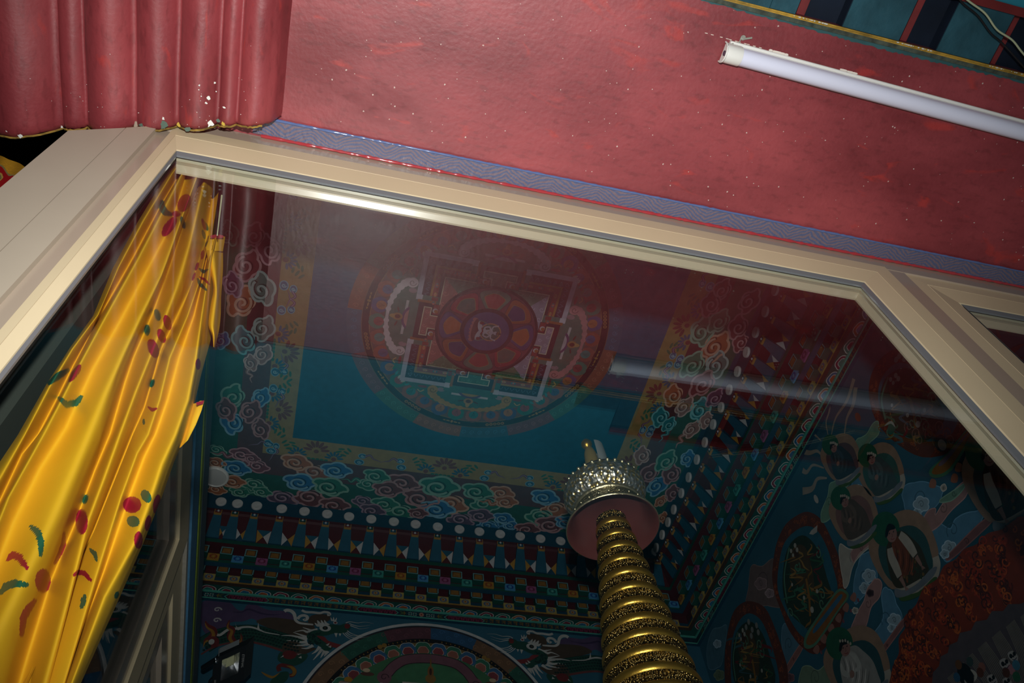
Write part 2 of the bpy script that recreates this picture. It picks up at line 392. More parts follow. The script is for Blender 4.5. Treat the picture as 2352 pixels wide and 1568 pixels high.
for yv in (1.55, 2.08, 2.40): spray((-.285, yv - .02), -PI / 2)
for yv in (1.60, 1.98, 2.42): spray((1.41, yv), PI / 2)
P.build('flower_border', ceil)

# --- porch side: soffit, patterned strip, porch ceiling
b = MB(); b.box((-3, .137, 1.452), (3, .545, 1.60)); trim = struct('trim_1', b, m_red)
# strip of zigzag ribbon pattern
m_strip = mat('zigzag_strip_paint', (.3, .25, .4), rough=.35, spec=.6, bump=.35, bscale=120)
nt = m_strip.node_tree; Lk = nt.links.new
tc = nt.nodes.new('ShaderNodeTexCoord'); sx = nt.nodes.new('ShaderNodeSeparateXYZ'); Lk(tc.outputs['Object'], sx.inputs[0])
def nmath(op, a, b_=None):
    n = nt.nodes.new('ShaderNodeMath'); n.operation = op
    for i, q in enumerate((a, b_)):
        if q is None: continue
        if isinstance(q, (int, float)): n.inputs[i].default_value = q
        else: Lk(q, n.inputs[i])
    return n.outputs[0]
zig = nmath('PINGPONG', nmath('MULTIPLY', sx.outputs['X'], 1.0), .045)
nz = nt.nodes.new('ShaderNodeTexNoise'); nz.inputs['Scale'].default_value = 28; Lk(tc.outputs['Object'], nz.inputs['Vector'])
ph = nmath('SINE', nmath('MULTIPLY', nmath('ADD', nmath('ADD', nmath('MULTIPLY', zig, .5), sx.outputs['Y']), nmath('MULTIPLY', nz.outputs['Fac'], .02)), 900))
cr = nt.nodes.new('ShaderNodeValToRGB'); cr.color_ramp.elements[0].position = .35; cr.color_ramp.elements[1].position = .65
cr.color_ramp.elements[0].color = (.085, .105, .20, 1); cr.color_ramp.elements[1].color = (.17, .125, .155, 1)
Lk(nmath('ADD', nmath('MULTIPLY', ph, .5), .5), cr.inputs[0]); Lk(cr.outputs[0], nt.nodes['Principled BSDF'].inputs['Base Color'])
b = MB(); b.box((-.235, .507, 1.447), (2.6, .5385, 1.4525)); struct('trim_2', b, m_strip)
def edgebead(name, y, r, col, seed):
    rng = random.Random(seed); b = MB(); rows = []
    x = -.22
    while x < 2.4:
        rr = r * (1 + rng.uniform(-.25, .45)); rows.append([(x, y + rr * math.cos(a), 1.4465 + rr * math.sin(a) + rng.uniform(-.0004, .0004)) for a in [2 * PI * k / 8 for k in range(8)]])
        x += rng.uniform(.004, .011)
    b.grid(rows, (1, 1, 1), 0, True)
    return struct(name, b, mat(name + '_gloss', col, rough=.13, spec=.9), None, True)
edgebead('trim_3', .507, .0021, (.10, .15, .33), 3)
edgebead('trim_4', .5405, .0026, (.42, .04, .05), 5)
# porch ceiling beyond the beam
b = MB(); b.face([(.50, .095, 1.4494), (.601, .095, 1.4494), (.601, .137, 1.4494), (.50, .137, 1.4494)]); struct('ceiling', b, m_raft)
def yr(x): return .043
b = MB(); b.box((-3, -.02, 1.450), (.60, .137, 1.62)); b.box((-3, -3.6, 1.450), (3, -.02, 1.62)); struct('ceiling', b, m_teal)
b = MB()
for xa, xb in zip((.60, .85, 1.1, 1.4), (.85, 1.1, 1.4, 3)):
    b.face([(xa, -.02, 1.4505), (xb, -.02, 1.4505), (xb, yr(xb), 1.4505), (xa, yr(xa), 1.4505)])
struct('ceiling', b, m_teal)
b = MB(); b.box((.60, -.02, 1.478), (3, .137, 1.62)); struct('ceiling', b, m_navy)  # gap board; its dark navy stands in for the shade of deeper gaps
b = MB()
for xa, xb in zip((.60, .85, 1.1, 1.4), (.85, 1.1, 1.4, 2.4)):
    A_ = [(xa, yr(xa) - .007), (xb, yr(xb) - .007), (xb, yr(xb) + .007), (xa, yr(xa) + .007)]
    b.face([(x, y, 1.444) for x, y in A_]); b.face([(A_[0][0], A_[0][1], 1.444), (A_[1][0], A_[1][1], 1.444), (A_[1][0], A_[1][1], 1.452), (A_[0][0], A_[0][1], 1.452)]); b.face([(A_[3][0], A_[3][1], 1.444), (A_[2][0], A_[2][1], 1.444), (A_[2][0], A_[2][1], 1.48), (A_[3][0], A_[3][1], 1.48)])
struct('trim_5', b, mat('red_rail', rgb(120, 40, 40), rough=.5, noise=.2))
b = MB(); b.box((.3, .137, 1.446), (3, .1395, 1.4525)); b.box((.3, .1395, 1.4485), (3, .1425, 1.4525)); struct('trim_6', b, m_yel)
b = MB(); b.box((.3, .1425, 1.4485), (3, .1495, 1.4525)); struct('trim_7', b, m_wood)
rng = random.Random(2); b = MB(); top = []; x = .35
while x < 2.2:
    top.append((x, .1505 + .0035 * rng.random() + .004 * (.5 + .5 * math.sin(x * 9)) * (1 if x > .7 else .5))); x += .006
for p, q in zip(top, top[1:]): b.face([(p[0], .149, 1.4512), (q[0], .149, 1.4512), (q[0], q[1], 1.4512), (p[0], p[1], 1.4512)])
b.build('teal_paint_overlap', mat('teal_overlap', (.03, .10, .11), rough=.6, noise=.3), trim)
# paint chips and specks on the soffit
rng = random.Random(11); b = MB()
for k in range(260):
    x = rng.uniform(-.15, 1.5); y = rng.uniform(.15, .5); r_ = rng.choice((.0007, .0009, .0011, .0016))
    b.face([(x + r_ * math.cos(t) * rng.uniform(.6, 1.2), y + r_ * math.sin(t) * rng.uniform(.6, 1.2), 1.4514) for t in [2 * PI * i / 7 for i in range(7)]], (.55, .42, .38))
for k in range(26):       # dashed scratch beside the lamp
    p = onZ(1622 + k * 6.9, 76 + k * 1.85, 1.452)
    if rng.random() < .72: b.face([(p.x - .003, p.y - .0006, 1.4513), (p.x + .002, p.y - .0008, 1.4513), (p.x + .003, p.y + .0006, 1.4513), (p.x - .002, p.y + .0008, 1.4513)], (.6, .48, .42))
o = b.build('paint_specks', mat('speck_paint', attr=True, rough=.7), trim); o['kind'] = 'stuff'

# ================================================================== WINDOW 1 (the big pane we look through)
ZT = 1.452
def window(name, x0, x1, zrail=1.413, zb=-.72, left_narrow=False, depth=0.0, glass_x=None):
    w = empty(name, ((x0 + x1) / 2, .55, zb)); w['kind'] = 'structure'; w.empty_display_size = .1
    inv = Vector(w.location)
    def mk(mb, nm, m, sm=False):
        mb.v = [(a - inv.x, b_ - inv.y + depth, c - inv.z) for a, b_, c in mb.v]; return mb.build(nm, m, w, sm)
    # profile (offset from outer edge, y) : outer edge -> glass
    prof = [(0, .560), (0, .543), (.036, .5425), (.0364, .5440), (.0372, .5440), (.0376, .5425), (.083, .5485), (.087, .5525), (.087, .560)]
    ls = .30 if left_narrow else 1.0
    def loop(off, y):
        return [(x0 + off * ls, y, zb + off), (x0 + off * ls, y, zrail - off), (x1 - off, y, zrail - off), (x1 - off, y, zb + off)]
    names = ('left_stile', 'top_rail', 'right_stile', 'bottom_rail')
    for k in range(4):
        fb = MB(); gb = MB(); bb = MB(); j = (k + 1) % 4
        for (o0, y0), (o1, y1) in zip(prof, prof[1:]):
            A, B_ = loop(o0, y0), loop(o1, y1); fb.face([A[k], A[j], B_[j], B_[k]])
        mk(fb, names[k], m_alu)
        A, B_ = loop(.087, .549), loop(.096, .5525); C_ = loop(.096, .556)
        gb.face([A[k], A[j], B_[j], B_[k]]); gb.face([B_[k], B_[j], C_[j], C_[k]])
        mk(gb, 'gasket', m_gask)
        if not (left_narrow and k == 0):
            pr = [(.066, .5605), (.074, .562), (.0765, .566), (.0745, .570), (.0722, .5735), (.0732, .576), (.0772, .5845), (.0768, .588), (.070, .591), (.060, .591)]
            for (o0, y0), (o1, y1) in zip(pr, pr[1:]):
                A, B_ = loop(o0 + .012, y0), loop(o1 + .012, y1); bb.face([A[k], A[j], B_[j], B_[k]])
            mk(bb, 'glazing_bead', m_bead, False)
    g = MB(); g.box((x0 + .02 * ls, .5565, zb + .05), (x1 - .05, .5600, zrail - .05)); mk(g, 'glass_pane', m_glass)
    return w
w1 = window('window_1', -.3585, 1.0215, left_narrow=True)
w2 = window('window_2', 1.062, 2.12, zrail=1.408, depth=.004)
# fixed outer frame: header, mullion, wide left jamb
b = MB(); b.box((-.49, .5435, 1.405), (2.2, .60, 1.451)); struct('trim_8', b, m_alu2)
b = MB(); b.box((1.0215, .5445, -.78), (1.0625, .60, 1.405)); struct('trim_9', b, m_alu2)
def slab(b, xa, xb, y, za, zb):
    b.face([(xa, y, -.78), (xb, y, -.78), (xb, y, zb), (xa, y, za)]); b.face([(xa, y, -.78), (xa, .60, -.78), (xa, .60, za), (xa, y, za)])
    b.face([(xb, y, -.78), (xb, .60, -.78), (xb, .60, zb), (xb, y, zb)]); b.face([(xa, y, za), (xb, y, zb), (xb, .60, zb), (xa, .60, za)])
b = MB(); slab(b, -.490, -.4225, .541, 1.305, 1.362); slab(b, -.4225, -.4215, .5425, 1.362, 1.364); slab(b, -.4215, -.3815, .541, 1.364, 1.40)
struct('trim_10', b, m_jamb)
b = MB(); slab(b, -.3815, -.3585, .549, 1.40, 1.43); struct('trim_11', b, m_alu2)  # strip beside the stile, its shadow put into the darker colour

# ================================================================== LEFT GLAZED SCREEN (window_3, window_4)
XP = -.36
def sash(name, y0, y1, z0, z1, xo):
    w = empty(name, (xo, (y0 + y1) / 2, z0)); w['kind'] = 'structure'; q = Vector(w.location)
    def nested(nm, o0, o1, xx, m):
        fb = MB()
        a = [(y0 + o0, z0 + o0), (y1 - o0, z0 + o0), (y1 - o0, z1 - o0), (y0 + o0, z1 - o0)]
        c = [(y0 + o1, z0 + o1), (y1 - o1, z0 + o1), (y1 - o1, z1 - o1), (y0 + o1, z1 - o1)]
        for k in range(4):
            j = (k + 1) % 4
            def V(p, x): return (x - q.x, p[0] - q.y, p[1] - q.z)
            fb.face([V(a[k], xx), V(a[j], xx), V(c[j], xx), V(c[k], xx)])
            fb.face([V(a[k], xx), V(a[j], xx), V(a[j], xx - .04), V(a[k], xx - .04)])
            fb.face([V(c[k], xx), V(c[j], xx), V(c[j], xx - .03), V(c[k], xx - .03)])
        return fb.build(nm, m, w)
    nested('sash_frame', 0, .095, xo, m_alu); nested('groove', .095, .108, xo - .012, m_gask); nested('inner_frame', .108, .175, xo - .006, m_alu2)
    g = MB(); g.box((-.024, y0 + .17 - q.y, .17), (-.020, y1 - .17 - q.y, z1 - z0 - .17)); g.build('glass_pane', m_glass, w)
    return w
sash('window_3', .74, 1.79, .1, 1.646, XP)
sash('window_4', 1.81, 2.95, .1, 1.646, XP - .012)
b = MB(); b.box((XP - .04, .62, 1.648), (XP - .002, 3.0, 1.668), (.36, .33, .28)); b.box((XP - .04, .62, 1.668), (XP + .004, 3.0, 1.74), rgb(78, 128, 165)); b.box((XP - .04, .62, 1.74), (XP, 3.0, 1.765), rgb(28, 60, 78))
b.box((XP - .04, .62, 1.765), (XP + .003, 3.0, 1.79), rgb(118, 138, 48)); b.box((XP - .04, .62, 1.79), (XP - .001, 3.0, 1.80), rgb(32, 48, 40)); b.box((XP - .04, .62, 1.80), (XP + .002, 3.0, 1.87), rgb(72, 88, 100))
struct('trim_12', b, m_carv)
b = MB(); b.box((-.40, 2.95, -1.6), (-.33, 3.02, 1.87)); b.box((-.40, .66, -1.6), (-.362, .74, 1.65)); struct('trim_13', b, mat('screen_post', rgb(60, 66, 60), rough=.6))
b = MB(); b.box((XP - .04, .74, -1.6), (XP, 2.95, .1)); struct('wall_side', b, m_maroon)
# black panel added behind the left opening, standing in for its unlit depth
b = MB(); b.box((-.80, .95, -1.6), (-.42, .98, 2.98)); struct('dark_panel_1', b, m_black)
# ================================================================== RAFTERS under the porch
m_rstripe = mat('red_stripe_paint', rgb(120, 42, 44), rough=.6, noise=.3, nscale=30)
gr = 'teal rafter ends above the beam edge'
for i, (xa, xb) in enumerate(((.602, .651), (.742, .855), (.931, 1.042), (1.120, 1.232), (1.31, 1.42))):
    e = empty('rafter', ((xa + xb) / 2, .06, 1.45))
    tag(e, ['teal painted rafter left of the leftmost red stripe', 'teal painted rafter between the two red stripes over the lamp',
            'teal painted rafter crossed by the loose cables', 'teal rafter end at the top right corner of the frame', 'rightmost teal rafter end beyond the cables'][i], 'rafter', gr)
    c = (xa + xb) / 2; h = (xb - xa) / 2
    b = MB(); b.box((-h + .001, -.047, .002), (h, .0765, .004)); b.build('painted_underside', m_raft, e)
    b = MB(); b.box((-h, -.047, .0042), (h, .0765, .028)); b.build('rafter_side', m_navy, e)
    b = MB(); b.box((h + .001, -.047, .022), (h + .026, .0765, .026)); b.build('red_stripe', m_rstripe, e)
rng = random.Random(4)
b = MB()
for x0 in (.655, .86, 1.05):
    for k in range(22):
        x = x0 + rng.uniform(-.012, .06); r_ = rng.uniform(.0005, .0014)
        b.face([(x + r_ * 1.6 * math.cos(t), .1385 + r_ * math.sin(t), 1.4455 - k * .00003) for t in [2 * PI * i / 6 for i in range(6)]], (.6, .6, .55))
o = b.build('paint_specks', mat('chip_white', (.6, .6, .56)), bpy.data.objects['trim_6']); o['kind'] = 'stuff'
# loose cables
def cable(name, pxs_, z, r, m, label):
    pts = smooth([tuple(onZ(x, y, z + dz)) for x, y, dz in pxs_], 8)
    b = MB(); b.tube(pts, r, seg=8); o = b.build(name, m, None, True); tag(o, label, 'cable'); return o
cable('cable', [(2150, -60, .0), (2222, 0, 0), (2262, 30, 0), (2290, 68, 0), (2325, 92, 0), (2352, 125, 0), (2420, 200, .01)], 1.428, .0017, m_cord, 'thin pale green cable sagging across the rafters at top right')
cable('cable', [(2170, -60, .0), (2205, 0, 0), (2245, 35, 0), (2275, 75, 0), (2300, 97, .002), (2340, 140, 0), (2400, 210, .01)], 1.432, .0015, m_blk, 'thin black cable crossing the rafters beside the pale one')

# ================================================================== FLUORESCENT BATTEN
ty0, tz = .2335, 1.4515
A = onZ(1668, 124, 1.430); Bp = onZ(2352, 306, 1.430)
dirx = (Bp - A).normalized(); LEN = 1.17
lamp = empty('tube_lamp', A + Vector((0, 0, .0215)), math.atan2(dirx.y, dirx.x))
tag(lamp, 'white batten lamp with frosted lilac tube fixed under the red beam', 'lamp')
b = MB()
prof = [(-.0205, 0), (-.0205, -.0055), (-.0195, -.0065), (-.0160, -.0065), (-.0155, -.0095), (.0145, -.0095), (.0165, -.0075), (.0165, 0)]
b.grid([[(x, y, z) for y, z in prof] for x in (.006, LEN)]); b.face([(.006, y, z) for y, z in prof]); b.build('batten', m_white, lamp, False)
b = MB(); pr = [(.0152 * math.cos(t), -.0095 - .0195 * abs(math.sin(t)) ** .8) for t in [PI * k / 16 for k in range(17)]]
b.grid([[(x, y, z) for y, z in pr] for x in (.026, LEN - .02)]); b.build('diffuser', m_diff, lamp, True)
for xa, xb in ((-.004, .028), (LEN - .028, LEN)):
    b = MB(); p2 = [(.0168 * math.cos(t), -.007 - .0235 * abs(math.sin(t)) ** .75) for t in [PI * k / 18 for k in range(19)]]
    rows = [[(xb, y, z) for y, z in p2], [(xa + .008, y, z) for y, z in p2], [(xa + .002, y * .94, z * .95) for y, z in p2]]
    b.grid(rows); b.face(rows[-1]); c = b.build('end_cap', m_white, lamp, True)
    if xa < 0: rm = MB(); rm.tube([(xa + .001, y, z) for y, z in p2], .0016, seg=8); rm.build('cap_rim', m_white, c, True)
    if xa < 0:
        h = MB(); h.face([(xa - .0005 + .0015, .0045 * math.cos(t), -.018 + .006 * math.sin(t)) for t in [2 * PI * k / 16 for k in range(16)]])
        h.tube([(xa + .0025, .004 * math.cos(t), -.018 + .0065 * math.sin(t)) for t in [2 * PI * k / 16 for k in range(17)]], .001, seg=5)
        h.build('screw_hole', mat('hole_violet', rgb(88, 70, 92), rough=.6), c)
for xk in (.020, LEN * .56):
    b = MB(); b.tube([(xk - .012, -.0165, -.006), (xk + .002, -.021, -.004), (xk + .003, -.028, -.001), (xk + .006, -.031, 0)], .0012, seg=6)
    b.tube([(xk + .003, -.032, -.003), (xk + .008, -.028, -.0015), (xk + .022, -.0335, -.001)], .0018, seg=6)
    b.lathe([(0, -.004), (.0045, -.003), (.004, 0)], (xk + .006, -.030, 0), 10); b.build('wire_clip', mat('dull_clip', rgb(150, 150, 140), rough=.4), lamp)
b = MB()
for k in range(16):
    x = .085 + k * .0018 + rng.uniform(-.002, .002); r_ = rng.uniform(.0015, .003)
    b.face([(x + r_ * 1.5 * math.cos(t), -.0218 + r_ * .8 * math.sin(t), -.0012 - .0001 * k) for t in [2 * PI * i / 6 for i in range(6)]])
for k in range(18):
    x = .225 + k * .0018; r_ = rng.uniform(.0012, .0028)
    b.face([(x + r_ * 1.5 * math.cos(t), -.0218 + r_ * .7 * math.sin(t), -.0012 - .0001 * k) for t in [2 * PI * i / 6 for i in range(6)]])
o = b.build('plaster_crumbs', mat('crumb', rgb(225, 215, 205)), lamp); o['kind'] = 'stuff'
b = MB(); b.box((.79, .0165, -.022), (.815, .030, -.006)); b.build('bracket', m_grey, lamp)

# ================================================================== RED FLUTED MOULDING
bd = [-1.10, -.98, -.86, -.75, -.652, -.537, -.498, -.419, -.352, -.287, -.256, -.206]
dep = [.05, .05, .05, .042, .046, .014, .030, .026, .026, .012, .016]
b = MB(); xs = []
for (x0, x1), d in zip(zip(bd, bd[1:]), dep):
    for k in range(14):
        t = k / 14; xs.append((x0 + (x1 - x0) * t, 1.408 - d * math.sin(PI * t) ** .72))
xs.append((bd[-1], 1.408)); xs += [(-.200, 1.412), (-.196, 1.425), (-.193, 1.440), (-.188, 1.4535)]
rng = random.Random(9); jit = [rng.uniform(-.0016, .0016) for _ in xs]
def yend(x): return .502 + max(0, -.203 - x) * .235
rows = []
N = 60
for i in range(N + 1):
    t = i / N
    rows.append([(x, .14 + (yend(x) - .14) * t + (jit[j] if i == N else 0), z + .0022 * math.sin(x * 31 + t * 5) * math.sin(t * 9) + (.004 * max(0, t - .97) / .03 if i > N - 2 else 0)) for j, (x, z) in enumerate(xs)])
rows.append([(x, yend(x) + jit[j] + .0005, max(z, 1.0) + .01) for j, (x, z) in enumerate(xs)])
rows.append([(x, yend(x) + jit[j] - .002, 1.449) for j, (x, z) in enumerate(xs)])
b.grid(rows)
cap = b.build('fluted_moulding', m_flute, None, True)
tag(cap, 'red plaster moulding with rounded flutes at the top left above the window jamb', 'moulding')
b = MB(); rng = random.Random(21)
def chip(x, y, r_, col, sx_=1, sy_=1):
    r_ *= .68
    zz = min((abs(q[0] - x), q[1]) for q in xs)[1] - .0011
    b.face([(x + r_ * sx_ * math.cos(t) * rng.uniform(.45, 1.35), y + r_ * sy_ * math.sin(t) * rng.uniform(.45, 1.35), zz) for t in [2 * PI * i / 9 for i in range(9)]], col)
for px_, py_, r_, c in ((478, 225, .006, 1), (472, 238, .003, 1), (489, 195, .003, 1), (459, 195, .0022, 1), (458, 205, .0016, 1), (511, 251, .0035, 1), (375, 272, .0035, 1), (480, 288, .0085, 1), (376, 294, .003, 1), (492, 215, .0018, 1), (463, 220, .0016, 1),
                        (323, 289, .006, 2), (375, 287, .010, 2), (432, 296, .007, 2), (496, 285, .005, 2), (405, 292, .006, 3), (510, 289, .006, 3), (335, 293, .004, 3), (60, 305, .006, 1), (28, 290, .004, 1), (130, 304, .004, 1)):
    q = onZ(px_, py_, 1.385); chip(q.x, min(q.y, yend(q.x) - .002), r_, {1: rgb(225, 225, 220), 2: rgb(85, 105, 92), 3: rgb(190, 160, 60)}[c])
for k in range(60):
    x = rng.uniform(-.7, -.21); y = yend(x) - abs(rng.gauss(0, .05)) - .004; chip(x, y, rng.uniform(.0006, .0014), rgb(205, 185, 180))
b.build('paint_chips', mat('chips', attr=True, rough=.7), cap)
b = MB(); pts = [(x, yend(x) + .001 + rng.uniform(-.0008, .001), z + .002) for x, z in xs if x < -.21]
b.tube(pts, .0016, seg=5); b.build('ochre_edge', mat('ochre_edge', rgb(150, 120, 50), rough=.8, noise=.8, nscale=60), cap)

# ================================================================== BROCADE in the doorway
b = MB(); P3 = lambda x, y, d=0: onY(x, y, .72 - d)
tp = smooth([(-40, 350), (0, 357), (20, 366), (38, 372), (50, 378), (66, 392), (90, 420)], 5)
rows = [[P3(x, y + k * 14, .004 * math.sin(x * .12 + k)) for x, y in tp] for k in range(14)]
b.grid(rows, rgb(205, 150, 45)); hang = b.build('brocade_hanging', mat('gold_brocade', attr=True, rough=.45, spec=.4, bump=.3, bscale=300), None, True)
tag(hang, 'yellow brocade hanging with red cloud motif in the dark opening at left', 'hanging')
b = MB()
b.face([P3(*q, .012) for q in smooth([(-30, 368), (0, 377), (10, 384), (16, 394), (22, 400), (34, 402), (48, 414), (-30, 470)], 4)], rgb(150, 135, 85))
b.face([P3(*q, .014) for q in smooth([(-30, 374), (0, 381), (8, 388), (14, 397), (20, 404), (30, 410), (-30, 480)], 4)], rgb(170, 25, 30))
b.face([P3(*q, .016) for q in smooth([(-30, 392), (0, 396), (6, 403), (4, 412), (-30, 440)], 4)], rgb(200, 160, 80))
b.face([P3(*q, .018) for q in smooth([(-30, 396), (-2, 400), (3, 406), (0, 412), (-30, 430)], 4)], rgb(130, 120, 80))
b.build('cloud_motif', mat('brocade_motif', attr=True, rough=.5), hang)

# ================================================================== SATIN CURTAIN behind the pane
nrm = Vector((-.588, .809, 0)).normalized() * -1     # towards the camera side
P0 = Vector((-.33, .605, 0)); tdir = Vector((.809, .588, 0))
def onC(px_, py_, d):
    r = ray(px_, py_); pl = P0 + nrm * d
    return r * (pl.dot(nrm) / r.dot(nrm))
cols1 = [
 (-.012, [(388,392),(318,507),(260,614),(214,725),(161,798),(107,882),(42,997),(0,1060)]),
 (.004, [(396,398),(332,503),(274,611),(226,722),(168,800),(116,886),(58,997),(0,1100)]),
 (-.016, [(411,402),(367,476),(306,591),(230,725),(168,840),(134,909),(88,997),(50,1044),(0,1150)]),
 (.010, [(416,402),(376,480),(318,592),(243,726),(180,842),(146,909),(100,997),(20,1140),(0,1190)]),
 (-.006, [(428,403),(392,520),(338,620),(272,744),(212,850),(150,985),(90,1080),(31,1200),(0,1280)]),
 (.016, [(450,406),(406,526),(368,630),(320,725),(278,813),(240,898),(199,997),(153,1102),(107,1205),(38,1351),(0,1427)]),
 (.008, [(456,408),(413,526),(380,620),(335,725),(293,818),(268,880),(232,997),(190,1093),(145,1205),(88,1340),(40,1460),(10,1568)]),
 (-.022, [(460,411),(419,526),(389,614),(348,725),(306,821),(286,880),(252,997),(216,1083),(170,1205),(117,1332),(63,1504),(44,1568)]),
 (.006, [(466,420),(432,560),(402,660),(370,744),(340,821),(309,898),(272,997),(234,1102),(195,1205),(153,1370),(98,1568)]),
 (.000, [(478,432),(452,540),(420,660),(384,744),(354,821),(324,898),(288,997),(250,1102),(208,1212),(165,1360),(110,1568)]),
 (-.020, [(490,438),(470,560),(438,655),(400,737),(368,802),(353,859),(330,936),(303,997),(261,1102),(215,1217),(127,1408),(66,1542)]),
 (-.010, [(502,442),(484,560),(452,655),(412,737),(382,802),(362,859),(338,936),(312,997),(270,1102),(224,1217),(136,1408),(76,1542)])]
cols2 = [
 (-.014, [(478,541),(462,585),(445,640),(408,737),(376,802),(358,859),(334,936),(306,997),(264,1102),(218,1217),(130,1408),(70,1542)]),
 (.012, [(482,542),(468,600),(456,650),(430,725),(389,821),(366,917),(339,997),(314,1040),(277,1140),(216,1332),(155,1534)]),
 (.000, [(488,544),(472,607),(464,650),(446,725),(412,821),(386,917),(358,997),(332,1050),(298,1140),(240,1310),(170,1500)]),
 (.024, [(495,545),(480,607),(474,650),(462,725),(448,821),(429,917),(400,997),(369,1064),(338,1159),(307,1244),(238,1370),(163,1568)]),
 (.014, [(500,545),(490,607),(484,650),(474,725),(460,821),(442,917),(412,1010),(384,1080),(352,1170),(318,1255),(256,1390),(180,1568)]),
 (-.006, [(508,545),(500,620),(494,700),(484,780),(462,860),(446,930),(422,1010),(400,1060),(372,1140),(328,1250),(280,1360),(186,1568)])]
red_, grn_ = rgb(152, 22, 46), rgb(34, 92, 66)
ELL = [(98.7,1333.5,18,28,0,red_),(187.5,1197.6,14,29,0,red_),(196,1146,6,12,20,grn_),(303.5,1159,21,19,0,red_),(335.6,1139.5,11,16,-30,grn_),(306,1197,15,13,20,grn_),(360,1157,8,22,10,red_),
 (340,1201,7,18,10,red_),(318,1240,10,20,0,red_),(268,1366,5,9,20,grn_),(172,857,8,24,35,red_),(423,466,14,22,25,red_),(405,491,10,7,0,red_),(389,520,11,27,35,red_),(420,511,5,15,-15,grn_),
 (361.7,723,7,14,-15,grn_),(384.6,740.6,9,18,-15,red_),(371,771,9,17,-20,red_),(352,800,12,23,-20,red_),(338,758,7,13,0,grn_),(480,562.6,9,10,0,grn_),(455,836,6,13,0,red_),
 (191,1381,6,18,15,grn_),(468,515,4,14,-15,red_),(474,520,4,10,-15,grn_),(468,538,4,11,-15,grn_),(465,585,4,11,10,red_),(452,612,4,10,20,red_),(445,635,3,10,20,red_),(350,880,5,10,20,grn_),(330,968,3,7,0,grn_)]
ARC = [([(80,1379),(66,1396),(54,1418),(50,1458)],9,red_),([(0,1362),(14,1346),(34,1339),(61,1343)],9,grn_),([(19,1284),(30,1274),(44,1280),(61,1303)],9,red_),([(71,1209),(86,1220),(94,1242),(94,1274)],8,grn_),
 ([(147,1224),(146,1250),(138,1270),(126,1293)],6,red_),([(170,1320),(180,1314),(194,1316),(208,1332)],6,red_),([(207,1261),(217,1270),(222,1287)],5,grn_),
 ([(113,880),(134,863),(156,850)],8,grn_),([(136,914),(154,929),(174,925),(187,911)],8,grn_),([(372,463),(373,478),(380,488),(393,492)],8,grn_),([(341,935),(350,941),(359,938)],4,red_),
 ([(454,640),(460,653),(474,666)],4,grn_),([(459,636),(470,642),(481,653)],3,red_),([(458,617),(467,624),(477,619)],3.5,grn_)]
def petal(x, y):
    for cx_, cy_, rx, ry, an, c in ELL:
        a = math.radians(an); dx, dy = x - cx_, y - cy_; u = dx * math.cos(a) + dy * math.sin(a); v = -dx * math.sin(a) + dy * math.cos(a)
        if (u / rx) ** 2 + (v / ry) ** 2 < 1: return c
    for pts, w, c in ARC:
        if x < min(p[0] for p in pts) - w or x > max(p[0] for p in pts) + w or y < min(p[1] for p in pts) - w or y > max(p[1] for p in pts) + w: continue
        n = len(pts) - 1
        for k in range(n):
            (x0, y0), (x1, y1) = pts[k], pts[k + 1]; L2 = (x1 - x0) ** 2 + (y1 - y0) ** 2
            t = max(0, min(1, ((x - x0) * (x1 - x0) + (y - y0) * (y1 - y0)) / L2)); d = math.hypot(x - x0 - t * (x1 - x0), y - y0 - t * (y1 - y0))
            if d < w * (.55 + .45 * math.sin(PI * (k + t) / n)): return c
    return None
gold_ = (.74, .42, .014)
def drape(cols, ncol, nrow, z1, zbot):
    C3 = []
    for d, pts in cols:
        d = d * 1.85
        q = sorted([(onC(x, y, d)) for x, y in pts], key=lambda v: -v.z); C3.append((d, q))
    def at(k, t):
        d, q = C3[k]; z = q[0].z + (zbot - q[0].z) * t if z1 is None else z1 + (zbot - z1) * t
        if z >= q[0].z: i = 0
        elif z <= q[-1].z: i = len(q) - 2
        else: i = max(j for j in range(len(q) - 1) if q[j].z >= z)
        a, b_ = q[i], q[i + 1]; f = (z - a.z) / (b_.z - a.z); f = max(0, f); f = min(f, 1.0 if i < len(q) - 2 else 1 + 1.2)
        p = a + (b_ - a) * f; p.z = z
        return p
    rows = []
    for r in range(nrow + 1):
        t = r / nrow; t = t / .86 * (.60 if z1 else .52) if t < .86 else (.60 if z1 else .52) + (t - .86) / .14 * (.40 if z1 else .48); base = [tuple(at(k, t)) for k in range(len(C3))]
        sm = smooth(base, ncol); rows.append(sm)
    return rows
cur = empty('curtain', (-.27, .65, -.75))
tag(cur, 'yellow satin curtain with red and green petal print hanging behind the big pane', 'curtain')
m_satin = mat('yellow_satin', attr=True, rough=.40, metal=.0, spec=.7, bump=.10, bscale=35)
def cloth(rows, name):
    b = MB(); o = Vector(cur.location)
    px_ = [[proj(p) for p in r] for r in rows]
    def cf(i, j):
        x = (px_[i][j][0] + px_[i + 1][j + 1][0]) / 2; y = (px_[i][j][1] + px_[i + 1][j + 1][1]) / 2
        if -30 < x < 530 and y < 1600:
            c = petal(x, y)
            if c: return c
        return gold_
    b.grid([[(p[0] - o.x, p[1] - o.y, p[2] - o.z) for p in r] for r in rows], gold_, 0, False, cf)
    return b.build(name, m_satin, cur, True)
cloth(drape(cols1, 20, 860, 1.44, -.30), 'gathered_drape')
cloth(drape(cols2, 24, 860, None, -.30), 'front_drape')
